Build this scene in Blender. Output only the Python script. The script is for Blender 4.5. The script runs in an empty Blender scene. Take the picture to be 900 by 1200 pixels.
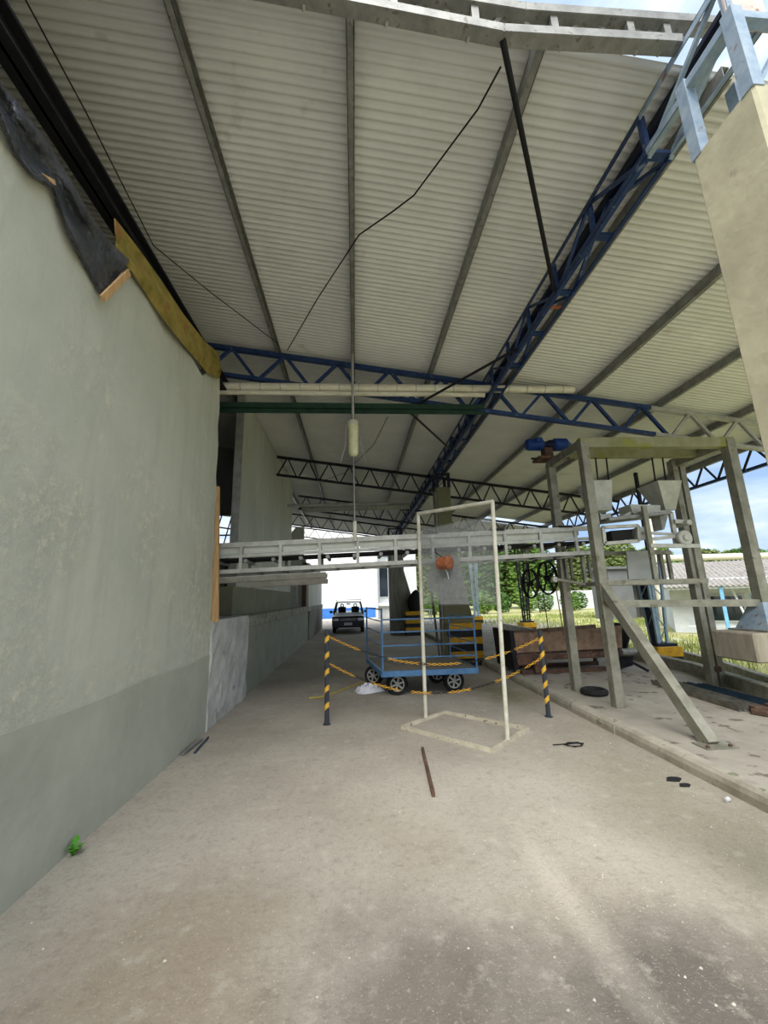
import bpy, math, random
from mathutils import Vector, Matrix
random.seed(7)
R = random.Random(11)
scn = bpy.context.scene
col = scn.collection

# ---------------------------------------------------------------- camera, from vanishing points of the 900x1200 photograph
F = 470.0; H = 1.65
_dy = Vector((-34, -102, F)).normalized()
_up = Vector((-59, 2187, F)); _up = (_up - _up.dot(_dy) * _dy).normalized()
_rx = _dy.cross(_up)
if _rx.x < 0: _rx = -_rx
cam_d = bpy.data.cameras.new('camera'); cam = bpy.data.objects.new('camera', cam_d); col.objects.link(cam)
cam_d.sensor_fit = 'VERTICAL'; cam_d.sensor_height = 36; cam_d.sensor_width = 27; cam_d.lens = F / 1200 * 36
cam_d.clip_start = .05; cam_d.clip_end = 600
right = Vector((_rx[0], _dy[0], _up[0])); upv = Vector((_rx[1], _dy[1], _up[1])); fwd = Vector((_rx[2], _dy[2], _up[2]))
m = Matrix((right, upv, -fwd)).transposed().to_4x4(); m.translation = (0, 0, H)
cam.matrix_world = m
scn.camera = cam
def ray(x, y):
    v = Vector((x - 450, 600 - y, F)); return Vector((v.dot(_rx), v.dot(_dy), v.dot(_up)))
def pz(x, y, z=0): r = ray(x, y); return r * ((z - H) / r.z) + Vector((0, 0, H))
def py(x, y, Y): r = ray(x, y); return r * (Y / r.y) + Vector((0, 0, H))
def px(x, y, X): r = ray(x, y); return r * (X / r.x) + Vector((0, 0, H))

# ---------------------------------------------------------------- sky and light
vs = scn.view_settings
vs.view_transform = 'Standard'; vs.look = 'None'; vs.gamma = 1; vs.use_curve_mapping = False
vs.exposure = 0.98
world = bpy.data.worlds.new('sky'); scn.world = world; world.use_nodes = True
nt = world.node_tree; nt.nodes.clear()
def N(nt, t, **k):
    n = nt.nodes.new(t)
    for a, b in k.items():
        if a in n.inputs.keys(): n.inputs[a].default_value = b
        else: setattr(n, a, b)
    return n
o = N(nt, 'ShaderNodeOutputWorld'); bg = N(nt, 'ShaderNodeBackground'); bg.inputs[1].default_value = .78
tc = N(nt, 'ShaderNodeTexCoord'); mp = N(nt, 'ShaderNodeMapping'); mp.inputs['Scale'].default_value = (1, 1, 3.2)
nz = N(nt, 'ShaderNodeTexNoise'); nz.inputs['Scale'].default_value = 2.6; nz.inputs['Detail'].default_value = 7; nz.inputs['Roughness'].default_value = .55
rp = N(nt, 'ShaderNodeValToRGB')
rp.color_ramp.elements[0].position = .36; rp.color_ramp.elements[0].color = (.28, .42, .64, 1)
rp.color_ramp.elements[1].position = .62; rp.color_ramp.elements[1].color = (1.0, 1.02, 1.05, 1)
e_ = rp.color_ramp.elements.new(.5); e_.color = (.52, .63, .78, 1)
nt.links.new(tc.outputs['Generated'], mp.inputs[0]); nt.links.new(mp.outputs[0], nz.inputs[0])
nt.links.new(nz.outputs[0], rp.inputs[0]); nt.links.new(rp.outputs[0], bg.inputs[0]); nt.links.new(bg.outputs[0], o.inputs[0])
sun_d = bpy.data.lights.new('sun_offscreen', 'SUN'); sun_d.energy = 2.9; sun_d.angle = math.radians(50); sun_d.color = (1, .97, .92)
sun = bpy.data.objects.new('sun_offscreen', sun_d); col.objects.link(sun)
sun.rotation_euler = Vector((-.25, -.75, .95)).to_track_quat('Z', 'Y').to_euler()

# ---------------------------------------------------------------- materials
def lin(c):
    c /= 255.0
    return c / 12.92 if c <= .04045 else ((c + .055) / 1.055) ** 2.4
def S(r, g, b): return (lin(r), lin(g), lin(b), 1)
MATS = {}
def mat(name, a, b=None, scale=4, rough=.7, metal=0, bump=0, bscale=60, detail=6, c=None, cscale=18, cpos=.62, spec=.3, stretch=None, alpha=None, trans=0):
    """base colour a, mottled with b by noise, flecked with c (rust, lichen, chips)"""
    m = bpy.data.materials.new(name); m.use_nodes = True; t = m.node_tree
    p = t.nodes['Principled BSDF']; p.inputs['Roughness'].default_value = rough; p.inputs['Metallic'].default_value = metal
    p.inputs['Specular IOR Level'].default_value = spec
    g = t.nodes.new('ShaderNodeNewGeometry'); src = g.outputs['Position']
    if stretch:
        mm = t.nodes.new('ShaderNodeMapping'); mm.inputs['Scale'].default_value = stretch
        t.links.new(src, mm.inputs[0]); src = mm.outputs[0]
    cur = None
    if b is None: b = tuple(x * .8 for x in a[:3]) + (1,)
    n = t.nodes.new('ShaderNodeTexNoise'); n.inputs['Scale'].default_value = scale; n.inputs['Detail'].default_value = detail; n.inputs['Roughness'].default_value = .65
    t.links.new(src, n.inputs[0])
    r = t.nodes.new('ShaderNodeValToRGB'); r.color_ramp.elements[0].position = .35; r.color_ramp.elements[1].position = .66
    r.color_ramp.elements[0].color = b; r.color_ramp.elements[1].color = a
    t.links.new(n.outputs[0], r.inputs[0]); cur = r.outputs[0]
    if c:
        n2 = t.nodes.new('ShaderNodeTexNoise'); n2.inputs['Scale'].default_value = cscale; n2.inputs['Detail'].default_value = 5
        t.links.new(src, n2.inputs[0])
        r2 = t.nodes.new('ShaderNodeValToRGB'); r2.color_ramp.elements[0].position = cpos; r2.color_ramp.elements[1].position = cpos + .06
        mx = t.nodes.new('ShaderNodeMix'); mx.data_type = 'RGBA'; mx.inputs[7].default_value = c
        t.links.new(n2.outputs[0], r2.inputs[0]); t.links.new(r2.outputs[0], mx.inputs[0]); t.links.new(cur, mx.inputs[6]); cur = mx.outputs[2]
    t.links.new(cur, p.inputs['Base Color'])
    if bump:
        n3 = t.nodes.new('ShaderNodeTexNoise'); n3.inputs['Scale'].default_value = bscale; n3.inputs['Detail'].default_value = 5
        t.links.new(src, n3.inputs[0])
        bp = t.nodes.new('ShaderNodeBump'); bp.inputs['Strength'].default_value = bump; bp.inputs['Distance'].default_value = .02
        t.links.new(n3.outputs[0], bp.inputs['Height']); t.links.new(bp.outputs[0], p.inputs['Normal'])
    if trans: p.inputs['Transmission Weight'].default_value = trans
    MATS[name] = m
    return m
M = MATS
mat('plaster', S(184, 185, 169), S(162, 164, 150), 1.5, .85, bump=.7, bscale=6, detail=12, c=S(204, 202, 184), cscale=5, cpos=.63)
mat('plaster_base', S(184, 184, 168), S(166, 167, 152), 1.4, .85, bump=.3, bscale=9, detail=10, c=S(186, 184, 168), cscale=6, cpos=.7)
mat('rough_concrete', S(206, 205, 198), S(176, 176, 170), 3, .95, bump=.9, bscale=9, c=S(150, 150, 146), cscale=5, cpos=.66)
mat('dock_paint', S(150, 152, 136), S(134, 136, 122), 2, .7, bump=.1)
mat('coping', S(168, 166, 152), S(128, 128, 112), 5, .9, bump=.3, bscale=30, c=S(96, 98, 72), cscale=8)
mat('column', S(196, 190, 160), S(174, 168, 142), 2.2, .85, bump=.25, bscale=12, c=S(150, 140, 122), cscale=4, cpos=.66)
mat('column_grey', S(152, 150, 138), S(110, 108, 100), 3, .9, bump=.2, bscale=14, stretch=(3, 3, .4))
mat('column_olive', S(128, 126, 96), S(112, 110, 84), 2, .85)
mat('slab', S(166, 160, 148), S(144, 138, 126), 1.6, .95, bump=.35, bscale=40, c=S(110, 102, 90), cscale=5, cpos=.6)
mat('bounce_concrete', S(182, 176, 164), S(166, 160, 148), .6, .95)
mat('kerb', S(178, 172, 158), S(146, 140, 126), 3, .9, bump=.35, bscale=30, c=S(120, 122, 96), cscale=6)
mat('sheet', S(226, 226, 222), S(212, 212, 208), 1.2, .5, metal=.0, bump=.0, spec=.4, c=S(194, 192, 182), cscale=1.4, cpos=.66)
mat('galv', S(152, 152, 146), S(122, 122, 118), 9, .5, metal=.35, c=S(112, 108, 100), cscale=20)
mat('galv_light', S(188, 188, 180), S(156, 156, 148), 6, .5, metal=.3)
mat('rack_steel', S(156, 154, 140), S(126, 124, 110), 5, .55, metal=.25, c=S(116, 112, 90), cscale=8)
mat('rack_stain', S(160, 156, 132), S(128, 128, 84), 2.5, .6, metal=.2, c=S(140, 142, 74), cscale=2.2, cpos=.6)
mat('blue_steel', S(48, 72, 116), S(34, 52, 92), 8, .5, metal=.2, c=S(104, 122, 148), cscale=14, cpos=.64)
mat('blue_worn', S(164, 178, 190), S(128, 148, 168), 8, .55, metal=.1, c=S(134, 106, 96), cscale=11, cpos=.64)
mat('navy', S(16, 24, 52), S(10, 16, 36), 6, .6)
mat('endplate', S(214, 196, 184), S(196, 178, 168), 8, .55, c=S(150, 100, 88), cscale=9, cpos=.63)
mat('black_steel', S(34, 34, 38), S(24, 24, 28), 6, .6, metal=.2)
mat('dark_truss', S(30, 30, 36), S(20, 20, 26), 6, .65)
mat('white_paint', S(214, 212, 198), S(186, 182, 162), 7, .5, c=S(150, 128, 96), cscale=24, cpos=.66)
mat('white_pipe', S(226, 222, 204), S(196, 190, 166), 4, .45, stretch=(1, 3, 3))
mat('green_beam', S(36, 66, 48), S(26, 48, 36), 5, .6)
mat('panel_white', S(196, 198, 188), S(176, 178, 166), 1.4, .6, stretch=(1, 1, .3))
mat('stripe_yellow', S(214, 164, 34), S(186, 138, 26), 8, .6, c=S(120, 96, 40), cscale=20, cpos=.66)
mat('stripe_black', S(44, 44, 46), S(32, 32, 34), 8, .65)
mat('post_dark', S(62, 66, 76), S(50, 54, 62), 8, .55)
mat('post_yellow', S(232, 186, 70), S(210, 164, 54), 8, .55)
mat('chain_yellow', S(224, 172, 52), S(190, 140, 36), 20, .45)
mat('chain_black', S(40, 38, 36), S(28, 28, 28), 20, .5)
mat('cart_blue', S(92, 136, 178), S(72, 112, 154), 9, .5, c=S(128, 110, 100), cscale=22, cpos=.66)
mat('cart_wood', S(134, 126, 112), S(104, 98, 88), 5, .85, stretch=(1, 8, 1), bump=.2)
mat('rubber', S(38, 38, 38), S(28, 28, 28), 12, .8)
mat('rim', S(206, 204, 198), S(176, 174, 168), 14, .5, metal=.2)
mat('rust', S(106, 80, 64), S(74, 58, 50), 6, .85, bump=.3, bscale=30, c=S(132, 98, 78), cscale=12)
mat('rust_wood', S(156, 130, 108), S(112, 90, 74), 5, .9, bump=.4, bscale=20, c=S(150, 126, 104), cscale=9)
mat('wood', S(206, 170, 122), S(176, 138, 92), 6, .75, stretch=(6, 6, .6))
mat('tarp_black', S(74, 77, 82), S(44, 46, 52), 7, .28, spec=.6, bump=1.0, bscale=22)
mat('tarp_yellow', S(170, 148, 78), S(118, 108, 44), 5, .5, bump=.9, bscale=14, c=S(150, 112, 66), cscale=6, cpos=.6)
mat('car_paint', S(26, 28, 32), S(20, 22, 26), 3, .25, spec=.6)
mat('car_hood', S(150, 156, 160), S(140, 146, 150), 2, .25, spec=.6)
mat('glass', S(236, 240, 240), S(228, 234, 236), 2, .08, spec=.6, trans=.9)
_g = M['glass'].node_tree.nodes['Principled BSDF']; _g.inputs['Roughness'].default_value = 0; _g.inputs['IOR'].default_value = 1.1; _g.inputs['Transmission Weight'].default_value = 1
mat('glass_dark', S(40, 48, 54), S(30, 38, 44), 2, .1, spec=.7)
mat('lamp_glass', S(222, 220, 180), S(196, 192, 150), 12, .3)
mat('chrome', S(186, 188, 190), S(150, 152, 154), 6, .25, metal=.8)
mat('motor_blue', S(32, 72, 142), S(24, 54, 112), 8, .45)
mat('machine', S(196, 196, 186), S(170, 170, 160), 6, .5, metal=.15)
mat('machine_panel', S(168, 170, 164), S(156, 158, 152), 2, .5, metal=.2)
mat('tower_blue', S(172, 194, 206), S(146, 170, 186), 8, .55)
mat('shed_wall', S(226, 230, 232), S(206, 210, 214), 2, .8)
mat('shed_roof', S(170, 164, 156), S(132, 126, 120), 5, .85, bump=.2)
mat('shed_blue', S(128, 188, 222), S(108, 164, 200), 6, .6)
mat('hut_grey', S(112, 114, 114), S(100, 102, 102), 2, .8)
mat('house_white', S(246, 246, 244), S(238, 238, 236), 1, .8)
mat('house_blue', S(70, 132, 214), S(60, 116, 196), 2, .7)
mat('house_grey', S(202, 204, 204), S(188, 190, 190), 2, .7)
mat('lawn', S(176, 170, 118), S(146, 150, 88), .35, .95, c=S(204, 196, 170), cscale=.5, cpos=.56, bump=.4, bscale=8)
mat('grass', S(158, 164, 96), S(122, 138, 68), 1.5, .8)
mat('leaf_a', S(112, 140, 62), S(76, 108, 42), 1.2, .7)
mat('leaf_b', S(88, 122, 58), S(58, 90, 40), 1.2, .7)
mat('leaf_c', S(124, 138, 82), S(98, 112, 62), 1.2, .7)
mat('bark', S(120, 108, 92), S(92, 82, 70), 6, .9)
mat('plant', S(96, 160, 54), S(64, 128, 36), 10, .5)
mat('cloth', S(238, 238, 244), S(214, 214, 224), 9, .85)
mat('hose', S(204, 184, 84), S(176, 158, 70), 9, .5)
mat('orange', S(172, 108, 70), S(120, 66, 46), 26, .5)
mat('wire', S(176, 178, 176), S(150, 152, 150), 20, .4, metal=.3)
mat('zinc_strip', S(152, 150, 140), S(110, 108, 100), 6, .5, metal=.3)
mat('blue_strip', S(62, 84, 100), S(44, 62, 78), 6, .5, metal=.3)
mat('stone', S(206, 200, 186), S(160, 154, 142), 30, .9)
mat('block', S(168, 160, 144), S(146, 138, 122), 4, .9, bump=.4, bscale=20, stretch=(3, 3, .5))
mat('stand_base', S(206, 198, 178), S(176, 168, 148), 8, .6, c=S(120, 100, 80), cscale=16, cpos=.62)
mat('interior', S(150, 150, 142), S(136, 136, 128), 1, .9)
mat('dark_plinth', S(138, 138, 118), S(122, 122, 104), 2, .8)

def floor_material():
    m = bpy.data.materials.new('driveway_concrete'); m.use_nodes = True; t = m.node_tree; p = t.nodes['Principled BSDF']
    p.inputs['Roughness'].default_value = .92; p.inputs['Specular IOR Level'].default_value = .2
    g = t.nodes.new('ShaderNodeNewGeometry'); pos = g.outputs['Position']
    def noise(sc, det=6, rough=.6, stretch=None):
        n = t.nodes.new('ShaderNodeTexNoise'); n.inputs['Scale'].default_value = sc; n.inputs['Detail'].default_value = det; n.inputs['Roughness'].default_value = rough
        s = pos
        if stretch:
            mm = t.nodes.new('ShaderNodeMapping'); mm.inputs['Scale'].default_value = stretch; t.links.new(s, mm.inputs[0]); s = mm.outputs[0]
        t.links.new(s, n.inputs[0]); return n.outputs[0]
    def ramp(s, a, b, hi=1.0):
        r = t.nodes.new('ShaderNodeMapRange'); r.inputs[1].default_value = a; r.inputs[2].default_value = b; r.inputs[4].default_value = hi
        r.clamp = True; t.links.new(s, r.inputs[0]); return r.outputs[0]
    def blob(x, y, sx, sy, a=1.0, b=.35):
        """a stain of its own shape round (x, y)"""
        mm = t.nodes.new('ShaderNodeMapping'); mm.vector_type = 'POINT'; mm.inputs['Location'].default_value = (-x / sx, -y / sy, 0); mm.inputs['Scale'].default_value = (1 / sx, 1 / sy, 0)
        t.links.new(pos, mm.inputs[0])
        ln = t.nodes.new('ShaderNodeVectorMath'); ln.operation = 'LENGTH'; t.links.new(mm.outputs[0], ln.inputs[0])
        ad = t.nodes.new('ShaderNodeMath'); ad.operation = 'MULTIPLY_ADD'; ad.inputs[1].default_value = 1.5
        t.links.new(noise(1.7, 7, .7), ad.inputs[0]); t.links.new(ln.outputs['Value'], ad.inputs[2])
        return ramp(ad.outputs[0], 1.75, .95, a)
    cur = None
    def mixin(fac, colr, cur, mode='MIX'):
        mx = t.nodes.new('ShaderNodeMix'); mx.data_type = 'RGBA'; mx.blend_type = mode
        t.links.new(fac, mx.inputs[0]); mx.inputs[7].default_value = colr
        if isinstance(cur, tuple): mx.inputs[6].default_value = cur
        else: t.links.new(cur, mx.inputs[6])
        return mx.outputs[2]
    cur = mixin(ramp(noise(.8), .35, .65), S(178, 171, 158), S(160, 152, 140))
    cur = mixin(ramp(noise(.45, 5), .5, .68, .5), S(146, 133, 114), cur)
    cur = mixin(blob(-.9, 2.2, .9, 1.0, .55), S(140, 122, 98), cur)          # brown wash by the wall
    cur = mixin(blob(1.25, 1.85, 1.5, .75, .9), S(98, 93, 87), cur)       # oily dark patch
    cur = mixin(blob(.2, 2.0, .7, .8, .7), S(108, 100, 91), cur)
    cur = mixin(blob(-.9, 1.5, .5, .3, .5), S(112, 102, 90), cur)
    cur = mixin(blob(.6, 4.0, 1.6, .5, .4), S(186, 180, 168), cur)
    cur = mixin(blob(2.45, 3.2, .75, 1.9, .55), S(138, 134, 108), cur)         # algae by the kerb
    cur = mixin(blob(2.5, 7.4, .6, 1.6, .75), S(112, 108, 78), cur)
    cur = mixin(ramp(noise(9, 8, .75), .54, .7, .5), S(120, 112, 102), cur)
    cur = mixin(ramp(noise(6, 8, .75), .56, .72, .6), S(208, 202, 188), cur)
    cur = mixin(blob(.15, 1.45, .8, .22, .8), S(206, 200, 180), cur)         # pale worn patch
    cur = mixin(blob(1.15, 2.6, .13, .9, .4), S(206, 198, 182), cur)
    cur = mixin(ramp(noise(24, 9, .8), .5, .64, .4), S(112, 105, 96), cur)
    cur = mixin(ramp(noise(31, 9, .8), .55, .68, .45), S(206, 200, 186), cur)
    cur = mixin(ramp(noise(110, 3), .64, .70, .6), S(214, 208, 194), cur)    # exposed aggregate
    cur = mixin(ramp(noise(130, 3), .38, .32, .6), S(92, 86, 78), cur)
    t.links.new(cur, p.inputs['Base Color'])
    bp = t.nodes.new('ShaderNodeBump'); bp.inputs['Strength'].default_value = .45; bp.inputs['Distance'].default_value = .015
    t.links.new(noise(55, 6, .7), bp.inputs['Height']); t.links.new(bp.outputs[0], p.inputs['Normal'])
    M['driveway'] = m
floor_material()
def plaster_material():
    m = bpy.data.materials.new('old_plaster'); m.use_nodes = True; t = m.node_tree; p = t.nodes['Principled BSDF']
    p.inputs['Roughness'].default_value = .85; p.inputs['Specular IOR Level'].default_value = .25
    pos = t.nodes.new('ShaderNodeNewGeometry').outputs['Position']
    def noise(sc, det=8, rough=.65, stretch=None):
        n = t.nodes.new('ShaderNodeTexNoise'); n.inputs['Scale'].default_value = sc; n.inputs['Detail'].default_value = det; n.inputs['Roughness'].default_value = rough
        if stretch:
            mm = t.nodes.new('ShaderNodeMapping'); mm.inputs['Scale'].default_value = stretch; t.links.new(pos, mm.inputs[0]); t.links.new(mm.outputs[0], n.inputs[0])
        else: t.links.new(pos, n.inputs[0])
        return n.outputs[0]
    def ramp(sk, a, b, hi=1.0):
        r = t.nodes.new('ShaderNodeMapRange'); r.inputs[1].default_value = a; r.inputs[2].default_value = b; r.inputs[4].default_value = hi; t.links.new(sk, r.inputs[0]); return r.outputs[0]
    def math_(op, a, b):
        n = t.nodes.new('ShaderNodeMath'); n.operation = op; t.links.new(a, n.inputs[0])
        if isinstance(b, float): n.inputs[1].default_value = b
        else: t.links.new(b, n.inputs[1])
        return n.outputs[0]
    def mixin(fac, colr, cur):
        mx = t.nodes.new('ShaderNodeMix'); mx.data_type = 'RGBA'; t.links.new(fac, mx.inputs[0]); mx.inputs[7].default_value = colr
        if isinstance(cur, tuple): mx.inputs[6].default_value = cur
        else: t.links.new(cur, mx.inputs[6])
        return mx.outputs[2]
    cur = mixin(ramp(noise(1.1), .35, .65), S(186, 188, 174), S(199, 199, 183))
    cur = mixin(ramp(noise(2.2, 8, .6, (1, 2.5, .25)), .5, .68, .5), S(174, 176, 162), cur)            # run-down streaks
    sx = t.nodes.new('ShaderNodeSeparateXYZ'); t.links.new(pos, sx.inputs[0])
    low = ramp(sx.outputs['Z'], 3.4, 1.2, .13)                                                        # the render has weathered most low down
    worn = math_('MULTIPLY', ramp(math_('ADD', noise(1.0, 6, .6), low), .52, .68), ramp(noise(11, 12, .78), .46, .62))
    cur = mixin(worn, S(222, 219, 198), cur)
    cur = mixin(ramp(noise(38, 6, .7), .66, .72, .7), S(228, 226, 208), cur)
    t.links.new(cur, p.inputs['Base Color'])
    bp = t.nodes.new('ShaderNodeBump'); bp.inputs['Strength'].default_value = .6; bp.inputs['Distance'].default_value = .02
    hsum = math_('ADD', noise(5, 12, .7), math_('MULTIPLY', worn, .5)); t.links.new(hsum, bp.inputs['Height']); t.links.new(bp.outputs[0], p.inputs['Normal'])
    M['plaster'] = m
plaster_material()

# ---------------------------------------------------------------- mesh building
class MB:
    def __init__(s): s.v = []; s.f = []; s.m = []; s.k = 0
    def add(s, vs, fs):
        b = len(s.v); s.v += [Vector(q) for q in vs]
        for f in fs: s.f.append(tuple(b + i for i in f)); s.m.append(s.k)
        return s
    def box(s, c, d, rz=0, rot=None):
        x, y, z = d[0] / 2, d[1] / 2, d[2] / 2
        q = [Vector((a * x, b * y, e * z)) for a in (-1, 1) for b in (-1, 1) for e in (-1, 1)]
        rm = rot if rot is not None else Matrix.Rotation(rz, 3, 'Z')
        return s.add([rm @ w + Vector(c) for w in q], [(0, 1, 3, 2), (4, 6, 7, 5), (0, 4, 5, 1), (2, 3, 7, 6), (0, 2, 6, 4), (1, 5, 7, 3)])
    def span(s, a, b):
        return s.box([(i + j) / 2 for i, j in zip(a, b)], [abs(j - i) for i, j in zip(a, b)])
    def bar(s, p, q, w, h=None, up=(0, 0, 1)):
        p = Vector(p); q = Vector(q); h = h or w; d = (q - p); L = d.length; d.normalize(); u = Vector(up)
        if abs(d.dot(u)) > .98: u = Vector((0, 1, 0))
        sx = d.cross(u).normalized(); u = sx.cross(d)
        return s.box((p + q) / 2, (w, L, h), rot=Matrix((sx, d, u)).transposed())
    def ring(s, c, a, b, r, n): return [Vector(c) + a * (r * math.cos(2 * math.pi * i / n)) + b * (r * math.sin(2 * math.pi * i / n)) for i in range(n)]
    @staticmethod
    def frame(d):
        d = Vector(d).normalized(); u = Vector((0, 0, 1)) if abs(d.z) < .9 else Vector((1, 0, 0))
        a = d.cross(u).normalized(); return a, a.cross(d).normalized()
    def lathe(s, c, axis, prof, n=16, caps=True):
        """prof: (distance along axis, radius)"""
        c = Vector(c); ax = Vector(axis).normalized(); a, b = s.frame(ax); vs = []; fs = []
        for t, r in prof: vs += s.ring(c + ax * t, a, b, max(r, 1e-4), n)
        for k in range(len(prof) - 1):
            for i in range(n): j = (i + 1) % n; fs.append((k * n + i, k * n + j, (k + 1) * n + j, (k + 1) * n + i))
        if caps: fs.append(tuple(range(n))); fs.append(tuple(range((len(prof) - 1) * n, len(prof) * n)))
        return s.add(vs, fs)
    def tube(s, p, q, r, n=10, r2=None):
        p = Vector(p); q = Vector(q); return s.lathe(p, q - p, [(0, r), ((q - p).length, r if r2 is None else r2)], n)
    def path(s, pts, r, n=8):
        pts = [Vector(p) for p in pts]; vs = []; fs = []; ref = None
        for i, p in enumerate(pts):
            d = (pts[min(i + 1, len(pts) - 1)] - pts[max(i - 1, 0)]).normalized()
            if ref is None: ref, _ = s.frame(d)
            ref = (ref - d * ref.dot(d)).normalized(); b = d.cross(ref)
            vs += s.ring(p, ref, b, r, n)
        for k in range(len(pts) - 1):
            for i in range(n): j = (i + 1) % n; fs.append((k * n + i, k * n + j, (k + 1) * n + j, (k + 1) * n + i))
        fs += [tuple(range(n)), tuple(range((len(pts) - 1) * n, len(pts) * n))]
        return s.add(vs, fs)
    def torus(s, c, axis, Rr, r, n=24, k=8, squash=1):
        a, b = s.frame(axis); ax = Vector(axis).normalized(); vs = []; fs = []
        for i in range(n):
            t = 2 * math.pi * i / n; d = a * math.cos(t) + b * math.sin(t)
            for j in range(k):
                w = 2 * math.pi * j / k; vs.append(Vector(c) + d * (Rr + r * math.cos(w)) + ax * (r * squash * math.sin(w)))
        for i in range(n):
            for j in range(k): fs.append((i * k + j, ((i + 1) % n) * k + j, ((i + 1) % n) * k + (j + 1) % k, i * k + (j + 1) % k))
        return s.add(vs, fs)
    def prism(s, pts, vec):
        n = len(pts); vec = Vector(vec); vs = [Vector(p) for p in pts] + [Vector(p) + vec for p in pts]
        return s.add(vs, [tuple(range(n)), tuple(range(2 * n - 1, n - 1, -1))] + [(i, (i + 1) % n, n + (i + 1) % n, n + i) for i in range(n)])
    def sheet(s, grid, thick=None):
        """grid: rows of points; a sheet with thickness vector"""
        r = len(grid); c = len(grid[0]); vs = [Vector(p) for row in grid for p in row]; fs = [(i * c + j, i * c + j + 1, (i + 1) * c + j + 1, (i + 1) * c + j) for i in range(r - 1) for j in range(c - 1)]
        if thick is not None:
            n = len(vs); t = Vector(thick); vs += [v + t for v in vs]; fs += [tuple(n + q for q in reversed(f)) for f in list(fs)]
            edge = [j for j in range(c)] + [i * c + c - 1 for i in range(1, r)] + [(r - 1) * c + j for j in range(c - 2, -1, -1)] + [i * c for i in range(r - 2, 0, -1)]
            for i in range(len(edge)): a, b = edge[i], edge[(i + 1) % len(edge)]; fs.append((a, b, n + b, n + a))
        return s.add(vs, fs)
    def build(s, name, mats, parent=None, smooth=False, org=None, bevel=0):
        if org is None: org = parent['_o'] if parent is not None and '_o' in parent else (0, 0, 0)
        org = Vector(org)
        me = bpy.data.meshes.new(name); me.from_pydata([v - org for v in s.v], [], s.f)
        for k in (mats if isinstance(mats, (list, tuple)) else [mats]): me.materials.append(M[k])
        me.polygons.foreach_set('material_index', s.m); 
        if smooth: me.polygons.foreach_set('use_smooth', [True] * len(s.f))
        import bmesh
        bm = bmesh.new(); bm.from_mesh(me); bmesh.ops.recalc_face_normals(bm, faces=bm.faces)
        if bevel: bmesh.ops.bevel(bm, geom=list(bm.edges), offset=bevel, segments=1, affect='EDGES', clamp_overlap=True)
        bm.to_mesh(me); bm.free()
        if smooth and hasattr(me, 'set_sharp_from_angle'): me.set_sharp_from_angle(angle=math.radians(40))
        ob = bpy.data.objects.new(name, me); col.objects.link(ob)
        ob['_o'] = list(org)
        if parent is not None: ob.parent = parent
        else: ob.location = org
        return ob
    def base(s):
        xs = [v.x for v in s.v]; ys = [v.y for v in s.v]; zs = [v.z for v in s.v]
        return ((min(xs) + max(xs)) / 2, (min(ys) + max(ys)) / 2, min(zs))
def tag(o, label, cat, group=None, kind=None):
    if label: o['label'] = label
    if cat: o['category'] = cat
    if group: o['group'] = group
    if kind: o['kind'] = kind
    return o
def thing(name, label, cat, loc, group=None):
    o = bpy.data.objects.new(name, None); col.objects.link(o); o.location = loc; o['_o'] = list(loc); o.empty_display_size = .1
    return tag(o, label, cat, group)
def single(name, mb, mats, label, cat, group=None, smooth=False, bevel=0):
    return tag(mb.build(name, mats, None, smooth, mb.base(), bevel), label, cat, group)
def struct(name, mb, mats, label=None, smooth=False, bevel=0):
    return tag(mb.build(name, mats, None, smooth, mb.base(), bevel), label, None, None, 'structure')
def copy_tree(o, delta=None, parent=None, label=None):
    c = o.copy(); col.objects.link(c)
    if parent is not None: c.parent = parent
    if delta is not None: c.location = o.location + Vector(delta)
    if label: c['label'] = label
    for ch in list(o.children): copy_tree(ch, None, c)
    return c

Z0 = H + 4.1; SL = .14
def roof(x): return Z0 - SL * x          # underside of the roof sheets; the roof falls towards the yard

# ================================================================ GROUND
mb = MB(); g = []
for i in range(60):
    yy = -7 + i * .9 if i < 59 else 60
    g.append([(-2.0 + j * (5.2 / 8), yy, 0) for j in range(9)])
mb.sheet(g, (0, 0, -.2)); struct('floor', mb, 'driveway', 'stained bare concrete driveway running between dock wall and kerb')
# raised platform beyond the kerb, with its long kerb stone
mb = MB(); mb.prism([(3.2, -7, .1), (5.3, 3.8, .1), (6.45, 7.6, .1), (6.8, 9.6, .1), (7.3, 30, .1), (3.2, 30, .1)], (0, 0, -.3)); struct('platform_slab', mb, 'slab', 'grey concrete platform slab beside the driveway')
kb = tag(bpy.data.objects.new('kerb', None), 'long rounded concrete kerb between driveway and platform', None, None, 'structure'); col.objects.link(kb); kb['_o'] = [0, 0, 0]
yk = -5.0; i = 0
while yk < 29:
    L = 1.0 if yk < 12 else 2.0
    a = yk + .006; b = yk + L - .006; dx = R.uniform(-.008, .008)
    prof = [(3.06, -.05), (3.06, .06), (3.075, .1), (3.11, .122), (3.2, .122), (3.25, .1), (3.25, -.05)]
    k = MB(); k.prism([(x + dx, a, z) for x, z in prof], (0, b - a, 0)); k.build('kerb_stone', 'kerb', kb)
    yk += L
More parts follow.
